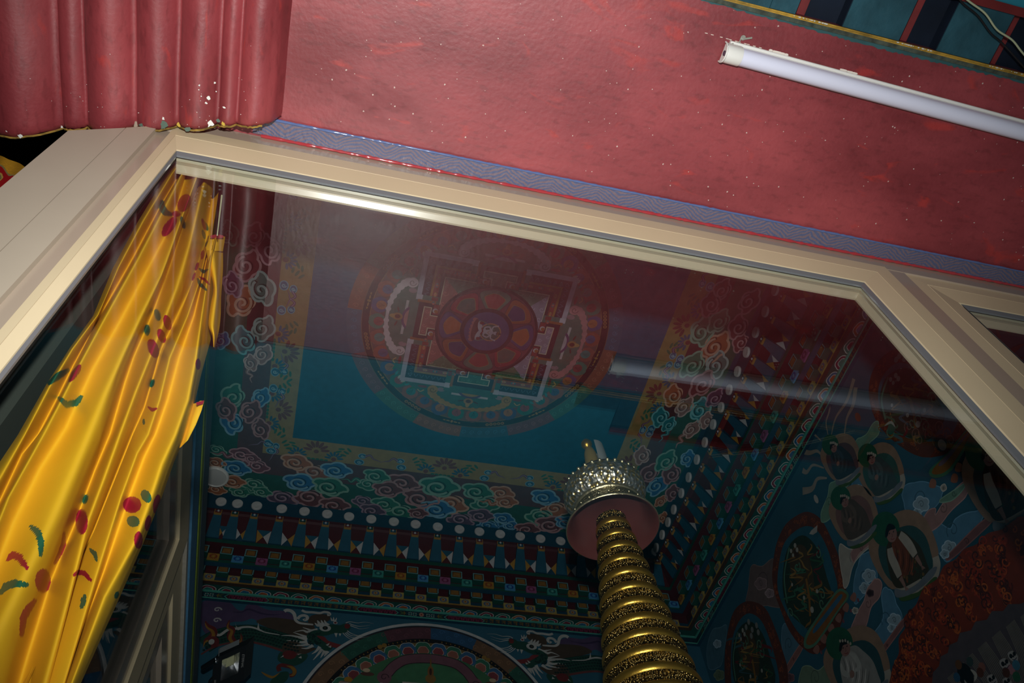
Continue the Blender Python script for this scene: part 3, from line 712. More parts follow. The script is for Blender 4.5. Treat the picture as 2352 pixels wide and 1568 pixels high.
# sleeve of the front drape with its turned edge
def ptC(x, y, d): return onC(x, y, d) - Vector(cur.location)
b = MB(); rr_ = [(481, 541, 517, 543), (479, 552, 516, 554), (473, 568, 513, 571), (474, 574, 512, 577)]
rows = []
for (xa, ya, xb, yb) in rr_:
    rows.append([ptC(xa + (xb - xa) * t, ya + (yb - ya) * t, .024 + .012 * math.sin(PI * t)) for t in [k / 10 for k in range(11)]])
b.grid(rows, gold_)
b.build('sleeve', m_satin, cur, True)
b = MB(); edge = smooth([(474, 574, 512, 577), (480, 610, 512, 620), (490, 660, 508, 680), (484, 700, 507, 720), (479, 745, 504, 752), (487, 770, 499, 776), (490, 796, 493, 799)], 5)
rows = [[ptC(xa + (xb - xa) * t, ya + (yb - ya) * t, .028 + .014 * math.sin(PI * t * 1.4)) for t in [k / 8 for k in range(9)]] for xa, ya, xb, yb in edge]
b.grid(rows, gold_); b.build('turned_edge', m_satin, cur, True)
b = MB(); b.face([ptC(498 + 16 * math.cos(t), 543 + 4.5 * math.sin(t), .04) for t in [2 * PI * k / 20 for k in range(20)]], red_); b.build('sleeve_opening', m_satin, cur)
b = MB(); rows = [[ptC(x, y, d) for x, y, d in r] for r in ([(424, 934, -.014), (438, 928, -.006), (452, 925, .008), (460, 920, .016), (469, 920, .02)], [(418, 958, -.014), (430, 954, -.006), (444, 950, .008), (455, 945, .018), (463, 942, .02)], [(402, 1004, -.016), (416, 998, -.008), (432, 990, .0), (442, 980, .01), (450, 975, .01)], [(392, 1040, -.016), (404, 1034, -.008), (416, 1026, .0), (424, 1018, .006), (432, 1010, .006)])]
b.grid(rows, gold_); b.build('hem_corner', m_satin, cur, True)
b = MB(); b.face([ptC(x, y, .022) for x, y in ((450, 924), (469, 919), (466, 928), (452, 930))], red_); b.build('hem_print', m_satin, cur)
b = MB(); a = onC(509, 453, .075); c = onC(499, 540, .075)
top_ = a + (a - c) * .05
b.tube([top_ + (c - top_) * (k / 40) for k in range(41)], .0016, seg=6, rf=lambda t: 1 + .35 * math.sin(t * 250)); o = b.build('curtain_wire', m_cord, None, True)
tag(o, 'twisted green and white curtain cord above the sleeve of the yellow curtain', 'cord')
# ================================================================== STUPA SPIRE
SX, SY = .767, 1.5
st = empty('stupa', (SX, SY, -1.6))
tag(st, 'gilded ringed stupa spire with red lined parasol and lotus crown behind the pane', 'stupa')
def rz(z): return .245 - .128 * z
Z0 = 1.6      # parts are modelled with z measured from the camera height
def spl(name, prof, m, seg=64, parent=st, smooth_=True, c=(0, 0, Z0), cf=None):
    b = MB(); b.lathe(prof, c, seg, cf=cf); return b.build(name, m, parent, smooth_)
zs = [1.583, 1.533, 1.483, 1.434, 1.384, 1.331, 1.280, 1.228, 1.179, 1.131, 1.082, 1.033, .984]
for i, z in enumerate(zs):
    r = rz(z); h = .0255
    # polished torus bead
    pr = []
    for k in range(11):
        t = -PI / 2 + PI * k / 10; pr.append((r - .001 + .0072 * math.cos(t), z - .0140 + .0118 * math.sin(t)))
    ring = spl('ring', [(r - .004, z - .026)] + pr + [(r - .004, z)], m_gold)
    # chased relief band above each bead, between two fillets
    r2 = rz(z + .012)
    spl('chased_band', [(r2 - .006, z - .002), (r2 + .001, z), (r2 + .002, z + .003), (r2 - .001, z + .0045), (r2 - .002, z + .010), (r2 - .0025, z + .018), (r2 - .001, z + .0205), (r2 + .001, z + .022), (r2 - .001, z + .0245), (r2 - .008, z + .025)], m_gold2, parent=ring)
spl('spire_core', [(rz(.94) - .008, .94), (rz(1.6) - .009, 1.612)], m_gold)
spl('spire_foot', [(0, .955), (.135, .955), (.15, .93), (.16, .90), (.16, .80), (.15, .78), (.0, .78)], m_gold)
spl('harmika', [(0, .78), (.18, .78), (.18, .62), (.14, .60), (0, .60)], m_gold, 4)
spl('dome', [(0, .62), (.12, .60), (.24, .52), (.32, .38), (.35, .20), (.34, 0), (.36, -.05), (.42, -.08), (.42, -.2), (.5, -.22), (.5, -.6), (.6, -.62), (.6, -1.6), (0, -1.6)], m_gold)
# parasol
PRIM, ZR = .1275, 1.575
spl('parasol_lining', [(.0, 1.662), (.086, 1.655), (.100, 1.630), (.113, 1.600), (PRIM - .004, ZR + .002), (PRIM, ZR)], m_par, 72)
spl('parasol_rim', [(PRIM, ZR), (PRIM + .0025, ZR + .002), (PRIM + .002, ZR + .006), (PRIM - .002, ZR + .008)], m_silv, 72)
m_fil = mat('silver_filigree', (.62, .60, .42), rough=.3, metal=1.0)
chase(m_fil, 170, .9)
m_fil.node_tree.nodes['Color Ramp'].color_ramp.elements[0].color = (.72, .68, .42, 1)
pb = spl('filigree_skirt', [(PRIM - .002, ZR + .008), (.116, 1.598), (.105, 1.622), (.097, 1.640)], m_fil, 72)
spl('collar', [(.097, 1.640), (.101, 1.643), (.101, 1.648), (.096, 1.652), (.090, 1.655), (.084, 1.662)], m_silv, 72)
b = MB(); b.lathe([(0, -.003), (.0028, -.0015), (.0035, 0), (.0028, .0015), (0, .003)], (0, 0, 0), 8); me_stud = b.build('stud', m_silv, None, True)
ms = me_stud.data; bpy.data.objects.remove(me_stud)
for k in range(26):
    a = 2 * PI * k / 26; o = bpy.data.objects.new('stud', ms); S.collection.objects.link(o); o.parent = pb; o.location = (.117 * math.cos(a), .117 * math.sin(a), Z0 + 1.602)
# lotus crown with modelled petals
b = MB(); rows = []
cprof = [(.074, 1.660), (.092, 1.668), (.106, 1.682), (.114, 1.700), (.1155, 1.716), (.112, 1.728), (.106, 1.733)]
cs = smooth(cprof, 5)
for i, (r, z) in enumerate(cs):
    t = i / (len(cs) - 1); row = []
    for k in range(192):
        a = 2 * PI * k / 192; ph = (k % 12) / 12
        pet = abs(math.sin(PI * ph)) ** .6; inner = math.exp(-((ph - .5) / .14) ** 2) * math.sin(PI * t)
        row.append(((r + .0065 * pet * math.sin(PI * min(1, t * 1.1)) - .005 * inner) * math.cos(a), (r + .0065 * pet * math.sin(PI * min(1, t * 1.1)) - .005 * inner) * math.sin(a), Z0 + z + .004 * pet * t))
    rows.append(row)
b.grid(rows, closed=True); m_crown = mat('crown_gilt', (.8, .7, .4), rough=.33, metal=.9)
chase(m_crown, 95, .8); ce = m_crown.node_tree.nodes['Color Ramp'].color_ramp.elements; ce[0].color = (.90, .66, .20, 1); ce[1].color = (.85, .86, .80, 1); ce[0].position = .3
cr_ = b.build('lotus_crown', m_crown, st, True)
for k in range(16):
    b = MB(); a = 2 * PI * (k + .5) / 16
    rr_ = .1165
    for j in range(10):
        pass
    pts = [((rr_ - .006 + .004 * math.sin(t)) * math.cos(a + .055 * math.cos(t)), (rr_ - .006 + .004 * math.sin(t)) * math.sin(a + .055 * math.cos(t)), Z0 + 1.700 + .016 * math.sin(t)) for t in [-.6 + (PI + 1.2) * q / 12 for q in range(13)]]
    b.tube(pts, .0022, seg=6); b.build('petal_outline', m_gold, cr_, True)
b = MB(); b.lathe([(0, -.0055), (.004, -.0035), (.0055, 0), (.004, .0035), (0, .0055)], (0, 0, 0), 10); ob = b.build('bead', m_silv, None, True); ms = ob.data; bpy.data.objects.remove(ob)
for k in range(32):
    a = 2 * PI * k / 32; o = bpy.data.objects.new('bead', ms); S.collection.objects.link(o); o.parent = cr_; o.location = (.113 * math.cos(a), .113 * math.sin(a), Z0 + 1.733)
spl('crown_top', [(.107, 1.736), (.104, 1.745), (.06, 1.752), (0, 1.754)], m_par, 48)
spl('finial_stem', [(0, 1.75), (.026, 1.752), (.026, 1.762), (.016, 1.768), (.016, 1.776), (0, 1.778)], m_gold, 32)
b = MB(); rows = []
for i in range(13):
    t = i / 12; z = 1.770 + .150 * t
    rows.append([((.030 + .004 * math.sin(PI * t)) * math.cos(a), (.030 + .004 * math.sin(PI * t)) * math.sin(a), Z0 + z) for a in [-1.15 * PI / 2 + 1.5 * PI / 1.45 * k / 20 for k in range(21)]])
b.grid(rows); o = b.build('finial_crescent', mat('dull_silver', (.62, .66, .66), rough=.35, metal=.4), st, True)
m_fin = mat('finial_gilt', (.62, .44, .14), rough=.35, metal=.45)
spl('finial_jewel', [(0, 1.772), (.012, 1.776), (.019, 1.80), (.021, 1.84), (.019, 1.88), (.013, 1.905), (.007, 1.915), (.006, 1.918)], m_fin, 32, c=(-.016, 0, Z0))
spl('finial_ball', [(0, 1.910), (.010, 1.914), (.0165, 1.925), (.0165, 1.934), (.010, 1.945), (0, 1.949)], m_gold, 24, c=(-.020, 0, Z0))

# ================================================================== FLOODLIGHT
fe = empty('floodlight', onY(527, 1530, 2.85))
tag(fe, 'black floodlight with silver ribbed reflector at the lower left behind the glass', 'light')
dist = ray(527, 1530).normalized(); fw = -dist
D = (fe.location.length) / ray(527, 1530).length / F        # metres per pixel at that distance
rt, dn = R[0].copy(), R[1].copy()
uu = (rt * 42 - dn * 19); vv = (rt * -4.3 + dn * 48.5)
tilt = .32; nrm_ = uu.cross(vv).normalized() * -1
def FL(u, v, w):      # u along the top edge, v down the face (pixels), w towards the viewer (metres)
    return (rt * (u * .912 + v * -.09) + dn * (u * -.412 + v * .996)) * D + nrm_ * w
s_ = 1 if nrm_.dot(fw) > 0 else -1
def FLw(u, v, w): return FL(u, v, w * s_)
def fbox(mb, u0, v0, u1, v1, w0, w1, ins=0):
    A = [FLw(u0, v0, w0), FLw(u1, v0, w0), FLw(u1, v1, w0), FLw(u0, v1, w0)]; B_ = [FLw(u0 + ins, v0 + ins, w1), FLw(u1 - ins, v0 + ins, w1), FLw(u1 - ins, v1 - ins, w1), FLw(u0 + ins, v1 - ins, w1)]
    for k in range(4): j = (k + 1) % 4; mb.face([A[k], A[j], B_[j], B_[k]])
    return A, B_
b = MB(); A, B_ = fbox(b, -46, -36, 44, 52, -.07, .0, 3); b.face(A)
IN = [FLw(-21, -23, 0), FLw(24, -23, 0), FLw(24, 26, 0), FLw(-21, 26, 0)]
for k in range(4): j = (k + 1) % 4; b.face([B_[k], B_[j], IN[j], IN[k]])
b.build('housing', m_blk, fe)
b = MB(); pc = [FLw(-17, -19, -.035), FLw(3, -19, -.035), FLw(3, 4, -.035), FLw(-17, 4, -.035)]
rows = [IN, pc]
NS = 14
for k in range(4):
    j = (k + 1) % 4
    for q in range(NS):
        t0, t1, tm = q / NS, (q + 1) / NS, (q + .5) / NS
        a0, a1, am = (IN[k].lerp(IN[j], t) for t in (t0, t1, tm)); c0, c1, cm = (pc[k].lerp(pc[j], t) for t in (t0, t1, tm))
        am = am - nrm_ * s_ * .004; cm = cm - nrm_ * s_ * .002
        b.face([a0, am, cm, c0]); b.face([am, a1, c1, cm])
b.build('ribbed_reflector', m_refl, fe)
b = MB(); b.face(pc); b.build('led_panel', mat('led_yellow', rgb(190, 190, 150), rough=.5), fe)
b = MB(); b.face(IN)
b = MB(); fbox(b, -33, -52, 16, -40, -.02, -.018); b.face([FLw(-33, -52, -.018), FLw(16, -52, -.018), FLw(16, -40, -.018), FLw(-33, -40, -.018)])
b.face([FLw(-37, -50, -.02), FLw(-33, -52, -.018), FLw(-33, -30, -.018), FLw(-37, -28, -.02)]); b.build('bracket', m_grey, fe)
b = MB()
for (u, v) in ((-36, -26),): b.lathe([(0, -.006), (.007, -.005), (.009, 0), (.007, .005), (0, .006)], tuple(FLw(u, v, .004)), 12)
b.tube([FLw(-38, -36, .002), FLw(-36, -26, .004)], .004, seg=8); b.build('bolt', m_refl, fe, True)
def text(name, s, mtx, size, m, parent):
    cu = bpy.data.curves.new(name, 'FONT'); cu.body = s; cu.size = size; cu.align_x = 'CENTER'; cu.align_y = 'CENTER'; cu.extrude = .0004
    t = bpy.data.objects.new(name, cu); me = bpy.data.meshes.new_from_object(t); bpy.data.objects.remove(t)
    o = bpy.data.objects.new(name, me); S.collection.objects.link(o); me.materials.append(m); o.parent = parent; o.matrix_local = mtx; return o
m_let = mat('pale_lettering', (.35, .36, .36), rough=.6)
xv = (FLw(0, 10, 0) - FLw(0, 0, 0)).normalized(); zv = nrm_ * s_; yv_ = zv.cross(xv).normalized()
mt = Matrix((xv, yv_, zv)).transposed().to_4x4(); mt.translation = FLw(34, 1, .002); text('lettering', 'ETERNAL', mt, .0125, m_let, fe)
mt2 = mt.copy(); mt2.translation = FLw(-34, 22, .002); text('lettering', '50W', mt2, .009, m_let, fe)
b = MB(); b.tube([FLw(-46, 10, -.04), FLw(-60, 20, -.05), FLw(-66, 60, -.04), FLw(-70, 120, -.04)], .004, seg=6); b.build('supply_cable', m_blk, fe, True)
b = MB(); b.tube([FLw(-34, -28, -.03), FLw(-56, -22, -.05), FLw(-84, -16, -.06)], .011, seg=8); b.build('mounting_arm', m_blk, fe, True)

# round white disc lamp on the ceiling corner
q = onZ(495, 1093, ZC)
dl = empty('disc_lamp', (q.x, q.y, ZC + .001)); tag(dl, 'round white disc lamp in the left corner of the painted ceiling', 'lamp')
b = MB(); b.lathe([(0, -.012), (.052, -.012), (.060, -.009), (.062, 0)], (0, 0, 0), 40); b.build('lamp_face', mat('disc_white', (.6, .6, .58), rough=.5), dl, True)
b = MB(); b.lathe([(.050, -.0125), (.053, -.016), (.060, -.014), (.063, -.006), (.063, 0)], (0, 0, 0), 40); b.build('lamp_rim', m_white, dl, True)

# ================================================================== CORNICES
NAVY, TEAL, MARO, GREEN, GOLDC = rgb(22, 62, 84), rgb(28, 82, 105), rgb(74, 22, 28), rgb(26, 78, 66), rgb(150, 112, 45)
def copy_to(o, parent, loc):
    c = o.copy(); S.collection.objects.link(c); c.parent = parent; c.location = loc
    for ch in o.children:
        d = ch.copy(); S.collection.objects.link(d); d.parent = c
    return c
def flower_face(mb, w, h, y, base, pet, cen):
    mb.face([(-w / 2, y, -h / 2), (w / 2, y, -h / 2), (w / 2, y, h / 2), (-w / 2, y, h / 2)], base)
    for k in range(12):
        a = PI * 2 * k / 12; r0, r1, ww = h * .17, h * .46, h * .075; c, s2 = math.cos(a) * 1.25, math.sin(a)
        mb.face([(r0 * c, y - .0006, r0 * s2), ((r0 + r1) / 2 * c - ww * s2, y - .0006, (r0 + r1) / 2 * s2 + ww * c), (r1 * c, y - .0006, r1 * s2), ((r0 + r1) / 2 * c + ww * s2, y - .0006, (r0 + r1) / 2 * s2 - ww * c)], pet)
    mb.face([(h * .12 * math.cos(t), y - .0008, h * .12 * math.sin(t)) for t in [2 * PI * i / 8 for i in range(8)]], cen)
protos = {}
def mesh_of(mb, name, m):
    o = mb.build(name, m); me = o.data; bpy.data.objects.remove(o); return me
def inst(name, me, parent, loc, sx_=1):
    o = bpy.data.objects.new(name, me); S.collection.objects.link(o); o.parent = parent; o.location = loc
    if sx_ != 1: o.scale = (sx_, 1, 1)
    return o
b = MB()
b.grid([[(.0255 * math.cos(a) * k, y, .0255 * math.sin(a) * k) for a in [2 * PI * i / 28 for i in range(28)]] for k, y in ((1, 0), (1, -.007), (.93, -.010))], rgb(200, 200, 200), closed=True)
b.face([(.0237 * math.cos(a), -.010, .0237 * math.sin(a)) for a in [2 * PI * i / 28 for i in range(28)]], rgb(205, 205, 205))
me_disc = mesh_of(b, 'rafter_disc', m_carv)
me_cup = {}
for nm, cc in (('r', rgb(120, 40, 30)), ('g', rgb(25, 70, 60)), ('b', rgb(30, 80, 110))):
    b = MB(); w = .017
    b.box((-w, -.012, -.026), (w, .0, -.0215), rgb(170, 130, 60)); b.box((-w, -.012, -.026), (-w + .003, 0, .0), rgb(170, 130, 60)); b.box((w - .003, -.012, -.026), (w, 0, .0), rgb(170, 130, 60))
    b.box((-w + .003, -.009, -.022), (w - .003, 0, 0), cc); b.lathe([(0, -.006), (.0045, -.004), (.0055, 0), (.004, .004), (0, .006)], (0, -.009, -.006), 10, rgb(190, 200, 205)); me_cup[nm] = mesh_of(b, 'cup', m_carv)
b = MB(); A = [(-.0165, -.004, 0), (.0165, -.004, 0), (.030, .046, -.122), (-.030, .046, -.122)]; Bk = [(-.0165, .02, 0), (.0165, .02, 0), (.030, .066, -.122), (-.030, .066, -.122)]
b.face(A, TEAL); b.face([A[0], A[3], Bk[3], Bk[0]], NAVY); b.face([A[1], A[2], Bk[2], Bk[1]], NAVY); b.face([A[3], A[2], Bk[2], Bk[3]], NAVY); me_brk = mesh_of(b, 'bracket', m_carv)
me_tri = {}
for nm, (cl, cr2_, ct, cb) in (('a', (rgb(165, 125, 50), rgb(180, 182, 185), TEAL, MARO)), ('b', (rgb(180, 182, 185), rgb(165, 125, 50), MARO, NAVY))):
    b = MB(); w0, w1 = .0300, .0245; yt, yb_ = .0190, .0405; zt, zb_ = -.060, -.122
    TLc, TRc, BLc, BRc, CC = (-w0, yt, zt), (w0, yt, zt), (-w1, yb_, zb_), (w1, yb_, zb_), (0, (yt + yb_) / 2, (zt + zb_) / 2)
    b.face([TLc, TRc, CC], ct); b.face([BLc, CC, BRc], cb); b.face([TLc, CC, BLc], cl); b.face([TRc, BRc, CC], cr2_); me_tri[nm] = mesh_of(b, 'triangle_panel', m_carv)
def goldblock(w, h, d):
    b = MB(); b.box((-w / 2, -d, -h / 2), (w / 2, 0, h / 2), GREEN)
    f = .0045
    for a0, a1 in (((-w / 2, -h / 2), (w / 2, -h / 2 + f)), ((-w / 2, h / 2 - f), (w / 2, h / 2)), ((-w / 2, -h / 2), (-w / 2 + f, h / 2)), ((w / 2 - f, -h / 2), (w / 2, h / 2))):
        b.face([(a0[0], -d - .0008, a0[1]), (a1[0], -d - .0008, a0[1]), (a1[0], -d - .0008, a1[1]), (a0[0], -d - .0008, a1[1])], rgb(100, 155, 160))
    f2 = .009
    b.face([(-w / 2 + f, -d - .0006, -h / 2 + f), (w / 2 - f, -d - .0006, -h / 2 + f), (w / 2 - f, -d - .0006, h / 2 - f), (-w / 2 + f, -d - .0006, h / 2 - f)], rgb(84, 62, 34))
    b.face([(-w / 2 + f2, -d - .001, -h / 2 + f2 * .8), (w / 2 - f2, -d - .001, -h / 2 + f2 * .8), (w / 2 - f2 * 1.2, -d - .001, h / 2 - f2), (-w / 2 + f2 * 1.2, -d - .001, h / 2 - f2)], rgb(138, 98, 40))
    return b
me_g1 = mesh_of(goldblock(.054, .043, .034), 'gold_block', m_carv); me_g2 = mesh_of(goldblock(.056, .044, .032), 'gold_block', m_carv)
fl1 = []
for base, pet, cen in ((rgb(62, 150, 140), rgb(20, 75, 80), rgb(120, 190, 180)), (rgb(165, 125, 45), rgb(140, 45, 30), rgb(180, 140, 60)), (rgb(75, 145, 190), rgb(25, 50, 140), rgb(90, 160, 200)), (rgb(150, 85, 130), rgb(110, 20, 60), rgb(170, 100, 140))):
    b = MB(); b.box((-.026, -.020, -.018), (.026, 0, .018), base); flower_face(b, .052, .036, -.0205, base, pet, cen); fl1.append(mesh_of(b, 'flower_block', m_carv))
b = MB(); b.box((-.026, -.020, -.018), (.026, 0, .018), rgb(165, 145, 75)); flower_face(b, .052, .036, -.0205, rgb(165, 150, 85), rgb(60, 85, 140), rgb(150, 50, 50)); me_f2 = mesh_of(b, 'flower_block', m_carv)

def cornice(name, label, loc, rz_, u0, u1, mitre, us):
    """local u runs along the wall, y = -s out from it"""
    e = empty(name, loc, rz_); tag(e, label, 'cornice', None)
    prof = [(.30, 3.004, NAVY), (.23, 3.001, NAVY), (.23, 2.914, NAVY), (.215, 2.912, MARO), (.205, 2.905, MARO), (.163, 2.784, MARO), (.168, 2.784, GREEN), (.168, 2.763, GREEN), (.11, 2.762, MARO),
            (.11, 2.712, MARO), (.118, 2.708, GREEN), (.118, 2.690, GREEN), (.095, 2.686, NAVY), (.095, 2.700, NAVY), (.06, 2.699, MARO), (.06, 2.650, MARO), (.066, 2.648, NAVY), (.066, 2.628, NAVY),
            (.072, 2.626, GOLDC), (.072, 2.618, GOLDC), (.055, 2.615, rgb(60, 40, 25)), (.018, 2.6145, rgb(24, 74, 66)), (.018, 2.606, rgb(75, 160, 145)), (.012, 2.606, rgb(75, 160, 145)), (.012, 2.574, rgb(26, 48, 62)), (.018, 2.574, rgb(75, 160, 145)), (.018, 2.567, rgb(75, 160, 145)), (-.002, 2.567, NAVY)]
    b = MB()
    for (s0, z0, c0), (s1, z1, c1) in zip(prof, prof[1:]):
        ua0, ua1 = (u0, u0); ub0, ub1 = (u1, u1)
        if mitre == 'end': ub0, ub1 = -s0, -s1
        if mitre == 'start': ua0, ua1 = s0, s1
        b.face([(ua0, -s0, z0), (ub0, -s0, z0), (ub1, -s1, z1), (ua1, -s1, z1)], c1)
    b.build('cornice_body', m_carv, e)
    P = us[1] - us[0]
    for i, u in enumerate(us):
        key = us_i = i
        inst('rafter_disc', me_disc, e, (u, -.23, 2.957))
        inst('cup', me_cup['rgb'[i % 3]], e, (u, -.216, 2.912))
        inst('bracket', me_brk, e, (u, -.222, 2.906))
    for i in range(len(us) - 1):
        u = (us[i] + us[i + 1]) / 2; sc = abs(us[i + 1] - us[i]) / .109
        inst('triangle_panel', me_tri['ab'[i % 2]], e, (u, -.205 - .004, 2.906), sc if abs(sc - 1) > .08 else 1)
    lo, hi = min(us), max(us); g = lo - 2 * .109; i = 0
    lim0, lim1 = (u0 + .05, u1 - .05)
    if mitre == 'end': lim1 = -.13
    if mitre == 'start': lim0 = .13
    reg = us[len(us) // 2]; k0 = -40
    for k in range(-40, 41):
        u = reg + k * .1085
        if lim0 <= u <= lim1:
            inst('gold_block', me_g1, e, (u, -.11, 2.7405)); inst('gold_block', me_g2, e, (u, -.06, 2.677))
        v = u + .0543
        if lim0 <= v <= lim1:
            inst('flower_block', fl1[k % 4], e, (v, -.105, 2.716)); inst('flower_block', me_f2, e, (v, -.055, 2.640))
    # lotus petals along the cove under the gold line
    b = MB(); cols_ = [(rgb(120, 40, 60), rgb(40, 120, 110)), (rgb(30, 110, 100), rgb(120, 35, 55)), (rgb(165, 95, 55), rgb(45, 110, 150)), (rgb(40, 100, 140), rgb(170, 85, 45))]
    u = lim0 - .02; i = 0; zz = 2.6138
    while u < lim1 + .05:
        co, ci = cols_[i % 4]
        def pt(r, a, dz): return (u + r * math.cos(a), -.020 - r * .80 * math.sin(a), zz - dz)
        for r, c, dz in ((.0345, rgb(200, 200, 195), .0003), (.031, co, .0006), (.021, rgb(195, 190, 190), .0009), (.0175, ci, .0012)):
            pts = [pt(r * (1 + .10 * abs(math.sin(2.5 * (PI * k / 24)))) if r > .02 else r * (1 + .15 * abs(math.sin(2.5 * PI * k / 24))), PI * k / 24, dz) for k in range(25)]
            b.face(pts, c)
        u += .0815; i += 1
    b.build('lotus_band', m_carv, e)
    return e
discs_b = [510, 547, 591, 648, 700, 752, 802, 853, 905, 955, 1006, 1056, 1102, 1150, 1196, 1243, 1289]
discy_b = [1143, 1150, 1155, 1163, 1170, 1178, 1185, 1191, 1198, 1205, 1212, 1217, 1223, 1229, 1235, 1240, 1244]
ub = [onY(x, y, YW - .24).x - XW for x, y in zip(discs_b, discy_b)]
while ub[-1] < -.28: ub.append(ub[-1] + .105)
cb = cornice('cornice', 'painted block cornice along the back wall behind the spire', (XW, YW, 0), 0, XL - XW, 0, 'end', ub)
discs_r = [(1738, 771), (1717, 817), (1696.5, 862), (1676.7, 903.4), (1657.6, 943.3), (1639, 982), (1619, 1021.4), (1600.5, 1060.6), (1581, 1100), (1563.5, 1134.5), (1545, 1169), (1532, 1199), (1518, 1226), (1504, 1255)]
ur = sorted([YW - onX(x, y, XW - .24).y for x, y in discs_r]); nxt = ur[-1]
while nxt < 2.35: nxt += .109; ur.append(nxt)
cr0 = cornice('cornice', 'painted block cornice along the right wall above the saints', (XW, YW, 0), -PI / 2, 0, YW - .62, 'start', ur)

# border strip ornaments
def border(e, centre, span, nm='border_ornament'):
    P = Paint('B', -.012, .0005); zm, hh = 2.590, .0135
    TQ, MG, GD = rgb(75, 165, 150), rgb(150, 50, 90), rgb(128, 96, 40)
    def fret(c, w):
        P.poly([(c - w / 2, zm - hh), (c + w / 2, zm - hh), (c + w / 2 + .016, zm), (c + w / 2, zm + hh), (c - w / 2, zm + hh), (c - w / 2 - .016, zm)], TQ, 0)
        P.poly([(c - w / 2 + .003, zm - hh + .002), (c + w / 2 - .003, zm - hh + .002), (c + w / 2 + .011, zm), (c + w / 2 - .003, zm + hh - .002), (c - w / 2 + .003, zm + hh - .002), (c - w / 2 - .011, zm)], rgb(70, 14, 36), 1)
        x = c - w / 2 + .008
        while x < c + w / 2 - .012:
            for pts in ([(x, zm - .009), (x, zm + .009), (x + .012, zm + .009)], [(x + .004, zm + .003), (x + .012, zm + .003), (x + .012, zm - .009), (x + .024, zm - .009)], [(x + .016, zm + .009), (x + .016, zm - .003), (x + .024, zm - .003)]):
                P.stroke(pts, .0022, MG, 2)
            x += .0245
    def daisy(c):
        for s_ in (-1, 1):
            for k in range(2):
                cx_ = c + s_ * (.032 + .022 * k)
                for j in range(8):
                    a = j * PI / 4; P.ell((cx_ + .008 * math.cos(a), zm + .008 * math.sin(a)), .004, .0016, (TQ, rgb(190, 190, 190))[j % 2], 1, a, 8)
            P.poly([(c + s_ * .07, zm), (c + s_ * .11, zm + hh), (c + s_ * .095, zm), (c + s_ * .11, zm - hh)], rgb(70, 88, 50), 1)
            P.poly([(c + s_ * .085, zm - hh), (c + s_ * .075, zm), (c + s_ * .085, zm + hh)], rgb(110, 90, 40), 2)
        for j in range(10):
            a = j * PI / 5; P.ell((c + .0085 * math.cos(a), zm + .0085 * math.sin(a)), .0045, .002, rgb(205, 150, 125), 3, a, 8)
        P.ell((c, zm), .004, .004, rgb(150, 50, 40), 4, 0, 10)
    def script(c, n, w):
        rg = random.Random(int(abs(c) * 1000))
        for k in range(n):
            x = c - w / 2 + (k + .5) * w / n; g = w / n * .36
            P.stroke([(x - g, zm + .0095), (x + g, zm + .0095)], .0022, GD, 1)
            P.stroke([(x + g * .6, zm + .0095), (x + g * .6, zm - .0085)], .0024, GD, 1)
            for q in range(2):
                a0 = rg.uniform(0, 2 * PI); cx_, cz = x - g * .25, zm + (.0035 if q else -.0045)
                P.stroke([(cx_ + g * .55 * math.cos(a0 + t * .42), cz + .0042 * math.sin(a0 + t * .42)) for t in range(11)], .0021, GD, 1)
            if k % 4 == 1: P.stroke([(x - g, zm + .012), (x, zm + .0135), (x + g, zm + .012)], .0016, GD, 1)
    for m_ in range(-2, 4):
        c = centre + m_ * span
        if span * 0 + c < -9: continue
        for fn, off, a in ((daisy, 0, None), (fret, -.21, .17), (fret, .21, .17), (script, span / 2, .42)):
            cc = c + off; hw = .1 if a is None else a / 2
            lo, hi = (XL - XW + .05, -.03) if e is cb else (.04, YW - .66)
            if cc - hw < lo or cc + hw > hi: continue
            if a is None: fn(cc)
            elif fn is fret: fn(cc, a)
            else: fn(cc, 14, a)
    return P.build(nm, e, m_carv)
border(cb, .512 - XW, 1.02); border(cr0, YW - 1.98, 1.02)
# ================================================================== MANDALA on the blue field
md = empty('mandala_painting', (0, 0, 0)); tag(md, 'large round mandala painted in the middle of the blue ceiling field', 'painting')
MC = (.546, 1.79); ZP = ZC - .0005
def MP(u, v): return (MC[0] + u, MC[1] + v)
def rot4(k, u, v):
    for _ in range(k): u, v = -v, u
    return MP(u, v)
P = Paint('C', ZP)
fc = [rgb(140, 92, 72), rgb(66, 116, 104), rgb(118, 78, 86), rgb(56, 100, 126)]
P.ring(MC, .535, .60, lambda i: fc[(i // 6) % 4], 0, 96)
rg = random.Random(3)
for k in range(96):                        # little scrolls in the outer ring
    a = 2 * PI * (k + .5) / 96; r_ = .567; c = MP(r_ * math.cos(a), r_ * math.sin(a))
    P.stroke([(c[0] + (.013 - .0009 * t) * math.cos(t * .7 + a), c[1] + (.013 - .0009 * t) * math.sin(t * .7 + a)) for t in range(12)], .0026, tuple(min(.9, q * 1.7) for q in fc[(k // 6) % 4]), 1)
P.build('flame_ring', md)
P = Paint('C', ZP)
P.ring(MC, .503, .537, rgb(42, 34, 40), 1, 96)
P.ring(MC, .502, .505, rgb(150, 120, 80), 2, 96); P.ring(MC, .535, .538, rgb(120, 100, 80), 2, 96)
GOLD_ = rgb(165, 130, 72)
